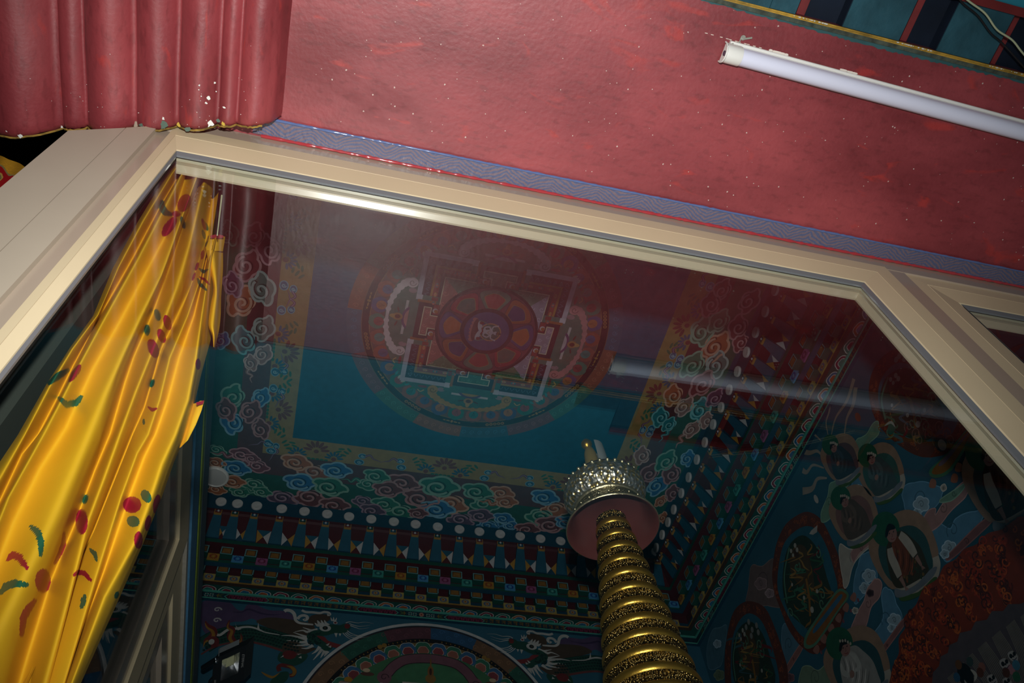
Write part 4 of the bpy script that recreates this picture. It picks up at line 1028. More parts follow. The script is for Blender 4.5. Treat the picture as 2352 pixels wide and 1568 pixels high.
for k in range(16):
    a = 2 * PI * k / 16 + .1; u = (math.cos(a), math.sin(a)); t_ = (-u[1], u[0])
    for j in (-2, -1, 0, 1, 2):
        c = MP(.519 * u[0] + t_[0] * j * .018, .519 * u[1] + t_[1] * j * .018)
        if k % 2: P.ell(c, .0082, .0082, GOLD_, 2, 0, 12); P.ell(c, .0052, .0052, rgb(110, 72, 62), 3, 0, 10)
        else: P.ell(c, .010 if abs(j) == 1 else .006, .0035 if j else .008, GOLD_, 2, a + PI / 2, 12)
P.build('vajra_ring', md)
P = Paint('C', ZP)
P.ring(MC, .0, .503, rgb(112, 84, 80), 1, 96)
lc = [(rgb(150, 92, 78), rgb(60, 130, 130)), (rgb(60, 125, 112), rgb(150, 78, 78)), (rgb(78, 84, 128), rgb(170, 112, 72)), (rgb(150, 84, 66), rgb(82, 92, 132))]
for k in range(36):
    a = 2 * PI * (k + .5) / 36; c = MP(.470 * math.cos(a), .470 * math.sin(a)); o_, i_ = lc[k % 4]
    pts = []
    for q in range(20):
        t = 2 * PI * q / 20; r_ = .036 * (1 + .09 * abs(math.sin(3 * t))); pts.append((c[0] + r_ * math.cos(t), c[1] + r_ * math.sin(t)))
    P.poly(pts, o_, 2); P.ell((c[0] - .006 * math.cos(a), c[1] - .006 * math.sin(a)), .022, .022, i_, 3, 0, 14)
    for j in (-1, 0, 1):
        P.stroke([(c[0] - .02 * math.cos(a), c[1] - .02 * math.sin(a)), (c[0] + .012 * math.cos(a + j * .9), c[1] + .012 * math.sin(a + j * .9))], .0018, tuple(q * .55 for q in i_), 4)
P.ring(MC, .0, .443, rgb(72, 112, 104), 3, 96)
P.build('lotus_ring', md)
# four quarter fields with cloud scrolls, parasols and small emblems
P = Paint('C', ZP)
for k in range(4):
    T = lambda u, v, k=k: rot4(k, u, v)
    WH = [rgb(188, 170, 182), rgb(172, 118, 122), rgb(176, 150, 92), rgb(182, 182, 178)][k]
    WH = {0: rgb(172, 134, 70), 1: rgb(205, 192, 198), 2: rgb(176, 168, 176), 3: rgb(186, 134, 136)}[k]
    # k=0 points to +v (away from the window)
    for s_ in (-1, 1):
        arc = smooth([T(s_ * x, y) for x, y in ((.0, .432), (.05, .43), (.10, .418), (.14, .40), (.168, .378), (.178, .358))], 8)
        P.stroke(arc, .030, tuple(q * .4 for q in WH), 4, taper=lambda t: .45 + .75 * t); P.stroke(arc, .026, WH, 5, taper=lambda t: .45 + .75 * t)
        for q in range(7): P.ell(arc[5 + q * 5], .012 + .0012 * q, .012 + .0012 * q, WH, 5, 0, 12)
        c = T(s_ * .172, .352); P.ell(c, .024, .024, WH, 6, 0, 18)
        P.stroke([(c[0] + (.017 - .0012 * t) * math.cos(t * .6), c[1] + (.017 - .0012 * t) * math.sin(t * .6)) for t in range(13)], .003, tuple(q * .3 for q in WH), 7)
        P.ell(T(s_ * .135, .345), .018, .012, rgb(150, 130, 138), 5, 0, 12)
        P.stroke(smooth([T(s_ * .21, .36), T(s_ * .225, .372), T(s_ * .24, .362)], 4), .005, rgb(190, 165, 110), 5)
        for (x, y, c_) in ((.29, .345, rgb(70, 150, 150)), (.31, .33, rgb(190, 190, 180)), (.265, .36, rgb(60, 120, 90))): P.ell(T(s_ * x, y), .012, .006, c_, 4, k * PI / 2 + .4 * s_, 10)
        P.ell(T(s_ * .22, .343), .022, .007, rgb(130, 60, 66), 4, k * PI / 2, 12)
        P.poly([T(s_ * .047, .352), T(s_ * .047, .358), T(s_ * .002, .358), T(s_ * .002, .352)], rgb(165, 165, 165), 7)
    P.poly([T(-.085, .352), T(.085, .352), T(.085, .363), T(-.085, .363)], rgb(190, 186, 190), 7)
    P.ell(T(0, .335), .058, .036, rgb(96, 74, 112), 8, k * PI / 2); P.ell(T(0, .333), .046, .028, [rgb(168, 134, 76), rgb(182, 134, 132), rgb(176, 170, 180), rgb(186, 176, 186)][k], 9, k * PI / 2)
    P.ell(T(0, .388), .022, .018, rgb(162, 126, 80), 8, 0); P.ell(T(0, .388), .012, .010, rgb(96, 50, 40), 9, 0); P.ell(T(0, .405), .010, .018, rgb(176, 146, 92), 8, k * PI / 2)
    for s_ in (-1, 1): P.ell(T(s_ * .035, .39), .014, .004, rgb(90, 56, 50), 8, k * PI / 2 + .3 * s_, 10)
P.build('cloud_emblems', md)
# palace: walls, bands, T gates
P = Paint('C', ZP)
qc = [rgb(74, 110, 88), rgb(152, 96, 92), rgb(90, 112, 100), rgb(150, 140, 158)]
P.poly([rot4(0, *p) for p in ((-.327, -.327), (.327, -.327), (.327, .327), (-.327, .327))], rgb(178, 176, 192), 8)
P.poly([MP(*p) for p in ((-.306, -.306), (.306, -.306), (.306, .306), (-.306, .306))], rgb(46, 38, 58), 9)
P.poly([MP(*p) for p in ((-.272, -.272), (.272, -.272), (.272, .272), (-.272, .272))], rgb(162, 122, 58), 10)
P.poly([MP(*p) for p in ((-.262, -.262), (.262, -.262), (.262, .262), (-.262, .262))], rgb(142, 62, 56), 11)
P.poly([MP(*p) for p in ((-.240, -.240), (.240, -.240), (.240, .240), (-.240, .240))], rgb(70, 42, 48), 12)
P.poly([MP(*p) for p in ((-.226, -.226), (.226, -.226), (.226, .226), (-.226, .226))], rgb(205, 196, 170), 13)
for k in range(4):
    P.poly([MP(0, 0), rot4(k, -.222, .222), rot4(k, .222, .222)], qc[k], 14)
    for i in range(9):
        for j in range(4):
            x, y = -.2 + .05 * i, .075 + .045 * j
            if abs(x) < y + .01 and (abs(y) < .215):
                c = rot4(k, x, y); P.stroke([(c[0] + (.014 - .0012 * t) * math.cos(t * .65), c[1] + (.014 - .0012 * t) * math.sin(t * .65)) for t in range(11)], .0022, tuple(min(.9, q * 1.9) for q in qc[k]), 15)
    for i in range(-5, 6):
        if abs(i) > 1: c = rot4(k, i * .045, .251); P.ell(c, .011, .006, (rgb(60, 120, 130), rgb(180, 150, 90))[i % 2], 14, k * PI / 2, 10); P.ell(c, .005, .005, rgb(190, 110, 90), 15, 0, 8)
    for i in range(-11, 12):
        if abs(i) > 4:
            c = rot4(k, i * .026, .289); P.stroke([rot4(k, i * .026 - .009, .280), rot4(k, i * .026, .296), rot4(k, i * .026 + .009, .280)], .0028, rgb(96, 116, 140), 10)
    def G(pts, c, L, k=k): P.poly([rot4(k, *p) for p in pts], c, L)
    G([(-.125, .225), (.125, .225), (.125, .345), (-.125, .345)], rgb(72, 112, 104), 13)
    for s_ in (-1, 1):
        G([(s_ * .125, .30), (s_ * .10, .30), (s_ * .10, .327), (s_ * .125, .327)], rgb(190, 188, 200), 14)
        G([(s_ * .102, .24), (s_ * .088, .24), (s_ * .088, .318), (s_ * .102, .318)], rgb(150, 96, 52), 14)
        G([(s_ * .122, .235), (s_ * .104, .235), (s_ * .104, .262), (s_ * .122, .262)], rgb(130, 56, 52), 14)
    G([(-.09, .22), (.09, .22), (.09, .310), (-.09, .310)], rgb(56, 34, 46), 15)
    G([(-.034, .18), (.034, .18), (.034, .252), (.072, .252), (.072, .287), (-.072, .287), (-.072, .252), (-.034, .252)], rgb(205, 196, 170), 16)
    G([(-.030, .18), (.030, .18), (.030, .256), (.068, .256), (.068, .283), (-.068, .283), (-.068, .256), (-.030, .256)], qc[k], 17)
    for s_ in (-1, 1):
        G([(s_ * .088, .222), (s_ * .040, .222), (s_ * .040, .246), (s_ * .088, .246)], rgb(140, 60, 54), 16)
        c = rot4(k, s_ * .058, .236); P.ell(c, .012, .012, rgb(190, 185, 190), 17, 0, 12); P.ell((c[0] + .003, c[1] + .002), .009, .009, rgb(165, 105, 55), 18, 0, 12)
    for (x, y) in ((-.05, .270), (-.02, .270), (.02, .270), (.05, .270), (0, .24)):
        c = rot4(k, x, y); P.stroke([(c[0] + (.010 - .0009 * t) * math.cos(t * .65), c[1] + (.010 - .0009 * t) * math.sin(t * .65)) for t in range(11)], .002, tuple(min(.9, q * 1.9) for q in qc[k]), 18)
P.build('palace_square', md)
P = Paint('C', ZP)
P.ell(MC, .224, .224, rgb(60, 36, 46), 19, 0, 64); P.ell(MC, .212, .212, rgb(112, 62, 72), 20, 0, 64)
pc = [(rgb(78, 66, 110), rgb(168, 92, 52)), (rgb(150, 82, 52), rgb(66, 58, 98)), (rgb(80, 108, 98), rgb(148, 62, 62)), (rgb(146, 52, 62), rgb(78, 92, 88))]
for k in range(8):
    a = 2 * PI * k / 8; o_, i_ = pc[[0, 3, 2, 1, 0, 3, 2, 1][k]]
    def pet(r0, r1, w, c, L):
        pts = [(r0, -w * .42), (r0 + .2 * (r1 - r0), -w * .62), (r0 + .65 * (r1 - r0), -w), (r1 - .012, -w * .82), (r1, -w * .3), (r1 + .002, 0)]; pts = smooth(pts + [(x, -y) for x, y in pts[-2::-1]], 3)
        P.poly([MP(x * math.cos(a) - y * math.sin(a), x * math.sin(a) + y * math.cos(a)) for x, y in pts], c, L)
    pet(.108, .208, .070, rgb(70, 50, 60), 21); pet(.110, .205, .066, o_, 22); pet(.116, .188, .046, rgb(150, 118, 70), 23); pet(.118, .186, .043, i_, 24)
P.ell(MC, .116, .116, rgb(62, 34, 44), 25, 0, 48); P.ell(MC, .098, .098, rgb(78, 72, 112), 26, 0, 48)
P.build('lotus', md)
P = Paint('C', ZP)      # seated pale figure, head towards +x
c = lambda u, v: MP(u, v); SK, RD = rgb(172, 164, 176), rgb(120, 58, 60)
for q_ in range(7): P.ell(c(-.066 + .002 * abs(q_ - 3), (q_ - 3) * .017), .012, .010, rgb(158, 104, 104), 27, 0, 12)
P.ell(c(-.052, 0), .014, .056, rgb(96, 60, 62), 28); P.ell(c(.016, 0), .048, .046, rgb(168, 124, 92), 28); P.ell(c(.016, 0), .042, .040, rgb(62, 88, 84), 29)
for s_ in (-1, 1):
    P.ell(c(-.034, s_ * .022), .010, .026, SK, 31, s_ * .25, 18); P.ell(c(-.030, s_ * .040), .010, .008, RD, 31, 0, 10)
    P.stroke(smooth([c(.018, s_ * .012), c(.006, s_ * .026), c(-.012, s_ * .020), c(-.008, s_ * .006)], 4), .007, SK, 32)
    P.stroke(smooth([c(.020, s_ * .013), (c(.024, s_ * .030)), c(.040, s_ * .036)], 4), .006, SK, 32); P.ell(c(.043, s_ * .037), .004, .004, SK, 32, 0, 8)
    P.stroke(smooth([c(.03, s_ * .016), c(.0, s_ * .036), c(-.03, s_ * .05), c(-.045, s_ * .046)], 4), .004, rgb(96, 120, 110), 31)
P.poly([c(*p) for p in smooth([(-.026, -.012), (-.006, -.009), (.018, -.016), (.026, -.008), (.030, 0), (.026, .008), (.018, .016), (-.006, .009), (-.026, .012)], 3, True)], SK, 31)
P.stroke([c(-.024, -.018), c(-.018, 0), c(-.024, .018)], .007, RD, 33); P.stroke([c(.014, -.010), c(.004, 0), c(.014, .010)], .0025, rgb(150, 116, 60), 33)
P.ell(c(.040, 0), .011, .0088, SK, 32, 0, 16); P.ell(c(.048, 0), .006, .009, rgb(34, 34, 50), 33, 0, 12); P.ell(c(.058, 0), .006, .004, rgb(34, 34, 50), 33, 0, 10)
for q_ in range(5): P.ell(c(.050, (q_ - 2) * .0045), .003, .0016, rgb(165, 130, 66), 34, 0, 8)
for s_ in (-1, 1): P.ell(c(.041, s_ * .0035), .0010, .0018, rgb(40, 34, 40), 34, 0, 6)
P.build('seated_figure', md)

# ================================================================== BACK WALL PAINTINGS
YB = YW - .0005
AC = (.560, 1.953)
ar = empty('arch_painting', (0, 0, 0)); tag(ar, 'round painting with a white outer ring on the back wall between the two dragons', 'painting')
P = Paint('B', YB)
P.ring(AC, .583, .597, rgb(185, 188, 190), 12, 120)
P.ell(AC, .583, .583, rgb(50, 42, 48), 4, 0, 90)
sc_ = [rgb(92, 56, 66), rgb(44, 88, 74), rgb(112, 84, 62), rgb(46, 82, 118)]
P.ring(AC, .512, .575, lambda i: sc_[(i // 9) % 4], 5, 144)
for k in range(100):
    a = 2 * PI * (k + .5) / 100; r_ = .543 + (.014 if k % 2 else -.012)
    cc = (AC[0] + r_ * math.cos(a), AC[1] + r_ * math.sin(a))
    if cc[1] > 1.9: P.stroke([(cc[0] + (.014 - .001 * t) * math.cos(t * .65), cc[1] + (.014 - .001 * t) * math.sin(t * .65)) for t in range(12)], .0025, tuple(min(.9, q * 1.7) for q in sc_[int(k * 1.44 // 9) % 4]), 6)
P.build('scroll_ring', ar)
P = Paint('B', YB)
P.ring(AC, .49, .512, rgb(26, 22, 24), 7, 110)
for k in range(150):
    a = 2 * PI * k / 150
    if math.sin(a) > -.2 and (k % 12) not in (0, 1): P.ell((AC[0] + .501 * math.cos(a), AC[1] + .501 * math.sin(a)), .0045, .0028, rgb(128, 98, 42), 8, a, 8)
    if math.sin(a) > -.2 and (k % 24) in (0, 1): P.ell((AC[0] + .503 * math.cos(a), AC[1] + .503 * math.sin(a)), .012, .012, rgb(140, 108, 48), 9, a, 10)
P.ell(AC, .49, .49, rgb(112, 92, 50), 8, 0, 90)
P.build('bead_ring', ar)
P = Paint('B', YB)
for k in range(40):
    a = PI / 2 + (k - 20 + .5) * 2 * PI / 40
    if math.sin(a) < -.3: continue
    cc = (AC[0] + .452 * math.cos(a), AC[1] + .452 * math.sin(a)); q_ = k % 2
    for r_, c, L in ((.040, rgb(180, 180, 178) if q_ else rgb(160, 185, 175), 9), (.037, rgb(56, 98, 140) if q_ else rgb(52, 110, 88), 10), (.025, rgb(190, 150, 140), 11), (.022, rgb(128, 60, 66) if q_ else rgb(146, 92, 78), 12)):
        cx2, cy2 = cc[0] - (.008 if r_ < .03 else 0) * math.cos(a), cc[1] - (.008 if r_ < .03 else 0) * math.sin(a)
        P.poly([(cx2 + r_ * (1 + .1 * abs(math.sin(3 * t))) * math.cos(t + a), cy2 + r_ * (1 + .1 * abs(math.sin(3 * t))) * math.sin(t + a)) for t in [2 * PI * i / 30 for i in range(30)]], c, L)
P.ell(AC, .432, .432, rgb(66, 112, 78), 13, 0, 80)
P.build('petal_ring', ar)
P = Paint('B', YB)
ax_, az_ = AC
for s_ in (-1, 1):
    arc = smooth([(ax_ + s_ * x, az_ + z) for x, z in ((0, .405), (.06, .40), (.12, .385), (.165, .35), (.19, .315), (.205, .295))], 6)
    P.stroke(arc, .05, rgb(52, 34, 44), 14); P.stroke(arc, .043, rgb(116, 78, 90), 15); P.ell((ax_ + s_ * .205, az_ + .290), .032, .032, rgb(116, 78, 90), 15)
    P.stroke([(ax_ + s_ * .205 + (.02 - .0014 * t) * math.cos(t * .6), az_ + .29 + (.02 - .0014 * t) * math.sin(t * .6)) for t in range(12)], .0035, rgb(60, 36, 46), 16)
    for k in range(4): P.poly([(ax_ + s_ * (.155 + .018 * k), az_ + .262), (ax_ + s_ * (.160 + .018 * k), az_ + .235 + .01 * (k % 2)), (ax_ + s_ * (.168 + .018 * k), az_ + .262)], rgb(185, 182, 180), 17)
    P.ell((ax_ + s_ * .28, az_ + .30), .03, .010, rgb(92, 60, 52), 15); P.ell((ax_ + s_ * .285, az_ + .318), .016, .010, rgb(190, 170, 140), 15)
    P.ell((ax_ + s_ * .36, az_ + .265), .018, .014, rgb(160, 120, 40), 15)
    P.poly([(ax_ + s_ * .245, az_ + .245), (ax_ + s_ * .42, az_ + .235), (ax_ + s_ * .43, az_ + .05), (ax_ + s_ * .245, az_ + .05)], rgb(58, 26, 32), 14)
    sh = smooth([(ax_ + s_ * x, az_ + z) for x, z in ((.40, .245), (.335, .248), (.30, .235), (.295, .205), (.285, .17), (.31, .13), (.36, .11), (.40, .13), (.405, .19))], 5, True)
    P.poly(sh, rgb(172, 172, 172), 16)
    for j in range(4): P.stroke([(ax_ + s_ * (.37 + (.05 - .011 * j) * math.cos(t * .3)), az_ + .215 + (.04 - .009 * j) * math.sin(t * .3)) for t in range(4, 16)], .0022, rgb(96, 96, 100), 17)
P.ell((ax_, az_ + .30), .155, .075, rgb(66, 118, 84), 16, 0, 40)
P.poly([(ax_ - .30, az_ + .05), (ax_ + .30, az_ + .05), (ax_ + .30, az_ + .232), (ax_ + .14, az_ + .236), (ax_, az_ + .238), (ax_ - .14, az_ + .236), (ax_ - .30, az_ + .232)], rgb(74, 30, 36), 17)
P.poly([(ax_ - .125, az_ + .262), (ax_ + .125, az_ + .262), (ax_ + .125, az_ + .275), (ax_ - .125, az_ + .275)], rgb(180, 178, 170), 18)
P.poly([(ax_ - .15, az_ + .248), (ax_ + .15, az_ + .248), (ax_ + .12, az_ + .262), (ax_ - .12, az_ + .262)], rgb(128, 96, 50), 18)
P.ell((ax_, az_ + .225), .085, .055, rgb(72, 60, 86), 19, 0, 30); P.ell((ax_, az_ + .215), .066, .040, rgb(16, 22, 28), 20, 0, 30)
P.ell((ax_, az_ + .300), .024, .022, rgb(132, 104, 52), 20); P.ell((ax_, az_ + .335), .014, .030, rgb(128, 92, 50), 20); P.ell((ax_, az_ + .335), .006, .018, rgb(70, 40, 30), 21)
P.stroke([(ax_, az_ + .36), (ax_, az_ + .40)], .007, rgb(130, 96, 50), 20)
P.build('painted_palace', ar)

# dragons: left one traced, right one mirrored about the round painting
def dragon(mir, label):
    P = Paint('B', YB)
    base = P.px
    def Q(x, y):      # detail sheet pixels -> photo pixels -> wall
        u, v = base(440 + x / 4.704, 1280 + y / 4.704); return (2 * AC[0] - u, v) if mir else (u, v)
    def H(x, y):
        u, v = base(600 + x / 5.88, 1380 + y / 5.88); return (2 * AC[0] - u, v) if mir else (u, v)
    q = lambda pts, f=Q: [f(*p) for p in pts]
    P.poly(smooth(q([(100, 500), (200, 462), (330, 470), (420, 490), (490, 560), (560, 570), (600, 512), (690, 508), (760, 540), (850, 570), (1000, 580), (1110, 640), (1060, 690), (930, 690), (850, 680), (760, 720), (660, 660), (560, 690), (430, 700), (370, 760), (300, 780), (230, 790), (150, 820), (100, 700)]), 4, True), rgb(84, 66, 100), 0)
    P.stroke(smooth(q([(440, 590), (540, 590), (620, 560), (740, 600), (860, 620), (1000, 610)]), 5), .010, rgb(62, 46, 80), 1, taper=tap2)
    for (x, y) in ((280, 565), (272, 680)):
        c = Q(x, y); s_ = -1 if mir else 1
        P.stroke([(c[0] + s_ * (.018 - .0012 * t) * math.cos(t * .55), c[1] + (.014 - .0009 * t) * math.sin(t * .55)) for t in range(14)], .008, rgb(170, 168, 172), 2, taper=lambda t: 1 - .5 * t)
    MANE, GRN_, SC, WHT, REDD, GLD = rgb(74, 60, 48), rgb(34, 72, 60), rgb(18, 40, 38), rgb(180, 182, 180), rgb(104, 38, 38), rgb(148, 108, 40)
    P.poly(smooth(q([(820, 650), (1000, 660), (1180, 690), (1300, 720), (1330, 780), (1250, 860), (1180, 930), (1000, 905), (820, 850), (700, 830), (900, 800), (700, 700)]), 4, True), MANE, 1)
    P.poly(smooth(q([(640, 240), (700, 190), (850, 180), (930, 210), (920, 260), (850, 290), (720, 330), (640, 300)], H), 4, True), MANE, 2)
    body = smooth(q([(130, 950), (250, 880), (380, 840), (520, 820), (660, 820), (800, 850), (930, 890), (1060, 930), (1180, 950)]), 8)
    P.stroke(body, .088, SC, 2); P.stroke(body, .082, GRN_, 3)
    for i in range(2, len(body) - 2, 2):
        for j in (-2, -1, 0, 1, 2):
            P.ell((body[i][0] + (.008 if j % 2 else 0), body[i][1] + j * .0155), .0062, .0052, SC, 4, 0, 7)
    bel = [(p[0], p[1] - .046) for p in body]; P.stroke(bel, .013, rgb(104, 56, 56), 4, taper=lambda t: .6 + .4 * t)
    dor = smooth(q([(240, 810), (300, 842), (395, 782), (490, 770), (560, 755), (640, 755), (720, 778), (800, 812), (950, 838)]), 6)
    P.stroke(dor, .013, WHT, 5, taper=lambda t: 1 - .75 * t * t)
    P.poly(q([(470, 700), (480, 740), (510, 772), (540, 775), (500, 790), (484, 770)]), WHT, 5); P.poly(q([(722, 706), (705, 782), (745, 800), (730, 760)]), WHT, 5)
    # flame scrolls at the claws
    for pts in ([(150, 690), (175, 740), (230, 780), (240, 830), (200, 870), (150, 900), (130, 960)], [(410, 680), (395, 740), (440, 780), (420, 840), (430, 880), (480, 920), (540, 880), (530, 820)]):
        s2 = smooth(q(pts), 6); P.stroke(s2, .030, REDD, 5, taper=tap2); P.stroke([(p[0], p[1] - .010) for p in s2], .014, GLD, 6, taper=tap2)
    P.stroke(smooth(q([(180, 900), (230, 875), (270, 900), (260, 950), (210, 960)]), 6), .020, REDD, 6)
    P.ell(Q(215, 915), .012, .014, WHT, 7)
    # curling lower body with gaping tail mane
    low = smooth(q([(640, 690), (560, 730), (430, 760), (300, 750), (240, 790)], H), 6)
    P.poly(smooth(q([(220, 790), (260, 690), (400, 650), (560, 680), (630, 740), (560, 830), (430, 880), (300, 850)], H), 4, True), GRN_, 3)
    P.poly(smooth(q([(280, 640), (330, 560), (480, 540), (560, 620), (740, 640), (640, 700), (560, 720), (420, 700), (330, 740)], H), 4, True), MANE, 4)
    P.ell(H(380, 730), .030, .022, REDD, 5); P.poly(q([(255, 770), (300, 735), (300, 755)], H), WHT, 6); P.poly(q([(500, 770), (540, 745), (545, 780)], H), WHT, 6); P.poly(q([(480, 720), (550, 715), (500, 730)], H), WHT, 6)
    s3 = smooth(q([(250, 950), (230, 900), (270, 870), (340, 880), (410, 900), (450, 950), (430, 1000), (380, 1010)], H), 6); P.stroke(s3, .018, REDD, 5); P.stroke(s3[18:], .016, GLD, 6, taper=tap2)
    P.stroke(smooth(q([(0, 960), (80, 1010), (160, 1030), (250, 970)], H), 6), .012, GLD, 5, taper=tap2)
    P.poly(smooth(q([(120, 1110), (200, 1000), (280, 960), (360, 960), (370, 1020), (300, 1110)], H), 4, True), GRN_, 4)
    # head
    for pts in ([(640, 500), (560, 470), (430, 425)], [(620, 520), (500, 490), (400, 470), (270, 470)], [(620, 550), (540, 560), (450, 540), (340, 535)], [(650, 580), (560, 600), (430, 600)], [(700, 600), (620, 640), (540, 640)],
                [(790, 620), (740, 680), (680, 720)], [(820, 650), (770, 720), (700, 800)], [(860, 670), (830, 720), (800, 770)], [(900, 680), (870, 720), (850, 750)], [(760, 390), (680, 400), (620, 380), (560, 360)], [(700, 410), (620, 420), (560, 400), (450, 420)]):
        P.stroke(smooth(q(pts, H), 5), .017, WHT, 4, taper=tap)
    hd = smooth(q([(612, 480), (650, 430), (720, 400), (790, 390), (860, 330), (960, 320), (1060, 330), (1120, 310), (1190, 320), (1205, 370), (1160, 420), (1080, 440), (990, 440), (900, 465), (840, 480), (870, 540), (940, 590), (960, 640), (900, 675), (840, 668), (800, 620), (720, 580), (650, 550)], H), 4, True)
    P.poly(hd, GRN_, 6)
    rg = random.Random(5)
    for k in range(70):
        x, y = rg.uniform(640, 800), rg.uniform(430, 590)
        if (x - 640) * .9 > y - 560 + 0 or True: P.ell(H(x, y), .004, .003, SC, 7, 0, 7)
    P.poly(smooth(q([(750, 475), (850, 490), (900, 540), (1000, 575), (1110, 610), (1040, 640), (940, 620), (870, 570), (800, 520)], H), 4, True), rgb(120, 46, 48), 8)
    P.ell(H(1160, 345), .0125, .014, REDD, 8)
    for pts in ([(985, 440), (1030, 440), (1010, 500)], [(1045, 445), (1080, 445), (1062, 485)], [(870, 600), (925, 570), (900, 615)], [(900, 625), (945, 605), (940, 640)]): P.poly(q(pts, H), WHT, 9)
    P.ell(H(862, 372), .026, .018, WHT, 9); P.ell(H(862, 372), .012, .0105, SC, 10); P.ell(H(860, 372), .005, .005, MANE, 11)
    for pts in ([(720, 300), (750, 350), (800, 345)], [(755, 265), (775, 345), (830, 335)], [(805, 260), (820, 340), (860, 330)], [(850, 262), (860, 330), (900, 325)], [(880, 300), (885, 330), (925, 325)], [(935, 225), (945, 275), (965, 270)], [(975, 220), (965, 275), (990, 275)], [(1020, 230), (985, 280), (1010, 280)]):
        P.poly(smooth(q(pts, H), 3, True), WHT, 9)
    P.ell(H(1000, 300), .010, .008, WHT, 9); P.ell(H(1000, 300), .006, .005, REDD, 10)
    P.stroke(smooth(q([(310, 145), (345, 130), (400, 140), (440, 175), (455, 220), (465, 265), (510, 300), (600, 315), (700, 325)], H), 6), .017, WHT, 9, taper=lambda t: 1 - .55 * t * t)
    P.stroke(smooth(q([(490, 250), (520, 215), (570, 200), (615, 215), (620, 245), (590, 262), (575, 245)], H), 6), .014, WHT, 9)
    P.stroke(smooth(q([(548, 130), (600, 155), (700, 160), (790, 170), (850, 155), (910, 165), (925, 190), (890, 195)], H), 6), .012, WHT, 9)
    for pts in ([(1140, 305), (1200, 290), (1300, 305), (1400, 295), (1520, 315)], [(1190, 315), (1280, 345), (1360, 350), (1470, 335)], [(1200, 340), (1280, 370), (1340, 385), (1460, 370)], [(1150, 430), (1200, 470), (1280, 480), (1390, 450)], [(1130, 440), (1190, 490), (1300, 510), (1450, 490)], [(1100, 440), (1150, 490), (1220, 530), (1330, 540)], [(1160, 410), (1220, 450), (1330, 480), (1420, 470)]):
        P.stroke(smooth(q(pts, H), 6), .0045, WHT, 13, taper=tap)
    o = P.build('dragon_painting'); tag(o, label, 'painting'); return o
dragon(False, 'green scaled dragon painted on the back wall left of the round painting')
dragon(True, 'green scaled dragon painted on the back wall beside the gilded spire')

# ================================================================== RIGHT WALL PAINTINGS
XR = XW - .0005
def rp(): return Paint('R', XR)
def finish(P, name, label, group=None, cat='painting'):
    o = P.build(name); tag(o, label, cat, group); return o
def blobs(P, pts, col, L, n=4): P.poly(smooth(P.pxs(pts), n, True), col, L)
def strk(P, pts, w, col, L, tp=None, n=5): P.stroke(smooth(P.pxs(pts), n), w, col, L, taper=tp)
FR1, FR2, SEA = rgb(98, 50, 36), rgb(150, 76, 40), rgb(44, 98, 120)
def flames(P, outer, inner, L, seed, dens):
    blobs(P, outer, FR1, L); blobs(P, inner, SEA, L + 2)
    rg = random.Random(seed); n = len(outer)
    for k in range(dens):
        i = rg.randrange(n); j = (i + 1) % n; t = rg.random(); m_ = min(range(len(inner)), key=lambda q: (inner[q][0] - outer[i][0]) ** 2 + (inner[q][1] - outer[i][1]) ** 2)
        x = outer[i][0] + (outer[j][0] - outer[i][0]) * t; y = outer[i][1] + (outer[j][1] - outer[i][1]) * t; f = rg.uniform(.15, .75)
        x += (inner[m_][0] - x) * f; y += (inner[m_][1] - y) * f
        c = P.px(x, y); r_ = rg.uniform(.005, .010)
        P.stroke([(c[0] + r_ * (1 - t2 / 11) * math.cos(t2 * .6 + k), c[1] + r_ * (1 - t2 / 11) * math.sin(t2 * .6 + k)) for t2 in range(9)], .003, FR2, L + 1)
# big flaming ring with grey field and skull crown at lower right
P = rp()
outer = [(2030, 1640), (2050, 1568), (2058, 1530), (2072, 1500), (2072, 1466), (2088, 1440), (2084, 1418), (2112, 1388), (2128, 1352), (2160, 1330), (2176, 1300), (2204, 1284), (2222, 1262), (2252, 1250), (2276, 1226), (2310, 1216), (2340, 1194), (2370, 1186), (2600, 1190), (2700, 1400), (2600, 1700), (2300, 1760)]
inner = [(2140, 1600), (2150, 1568), (2152, 1545), (2166, 1530), (2170, 1508), (2186, 1500), (2190, 1482), (2208, 1474), (2214, 1454), (2240, 1448), (2250, 1428), (2276, 1424), (2288, 1404), (2314, 1404), (2326, 1388), (2352, 1388), (2400, 1370), (2560, 1380), (2600, 1500), (2500, 1650), (2250, 1700)]
P.poly(smooth(P.pxs(outer), 4, True), rgb(128, 50, 28), 30)
rg = random.Random(8)
for k in range(520):
    a = rg.uniform(0, 1) * 20; i = int(a) % len(outer); f = rg.uniform(.03, .97)
    x = outer[i][0] + (outer[(i + 1) % len(outer)][0] - outer[i][0]) * (a % 1); y = outer[i][1] + (outer[(i + 1) % len(outer)][1] - outer[i][1]) * (a % 1)
    m_ = min(inner, key=lambda q: (q[0] - x) ** 2 + (q[1] - y) ** 2); x += (m_[0] - x) * f; y += (m_[1] - y) * f
    c = P.px(x, y); r_ = rg.uniform(.008, .02); cc = rg.choice((rgb(185, 80, 32), rgb(74, 32, 28), rgb(160, 56, 32), rgb(190, 98, 38), rgb(88, 34, 26)))
    P.stroke([(c[0] + r_ * (1 - t2 / 14) * math.cos(t2 * .55 + k), c[1] + r_ * (1 - t2 / 14) * math.sin(t2 * .55 + k)) for t2 in range(12)], .005, cc, 31 + k % 3)
P.poly(P.pxs(inner), rgb(88, 80, 88), 35)
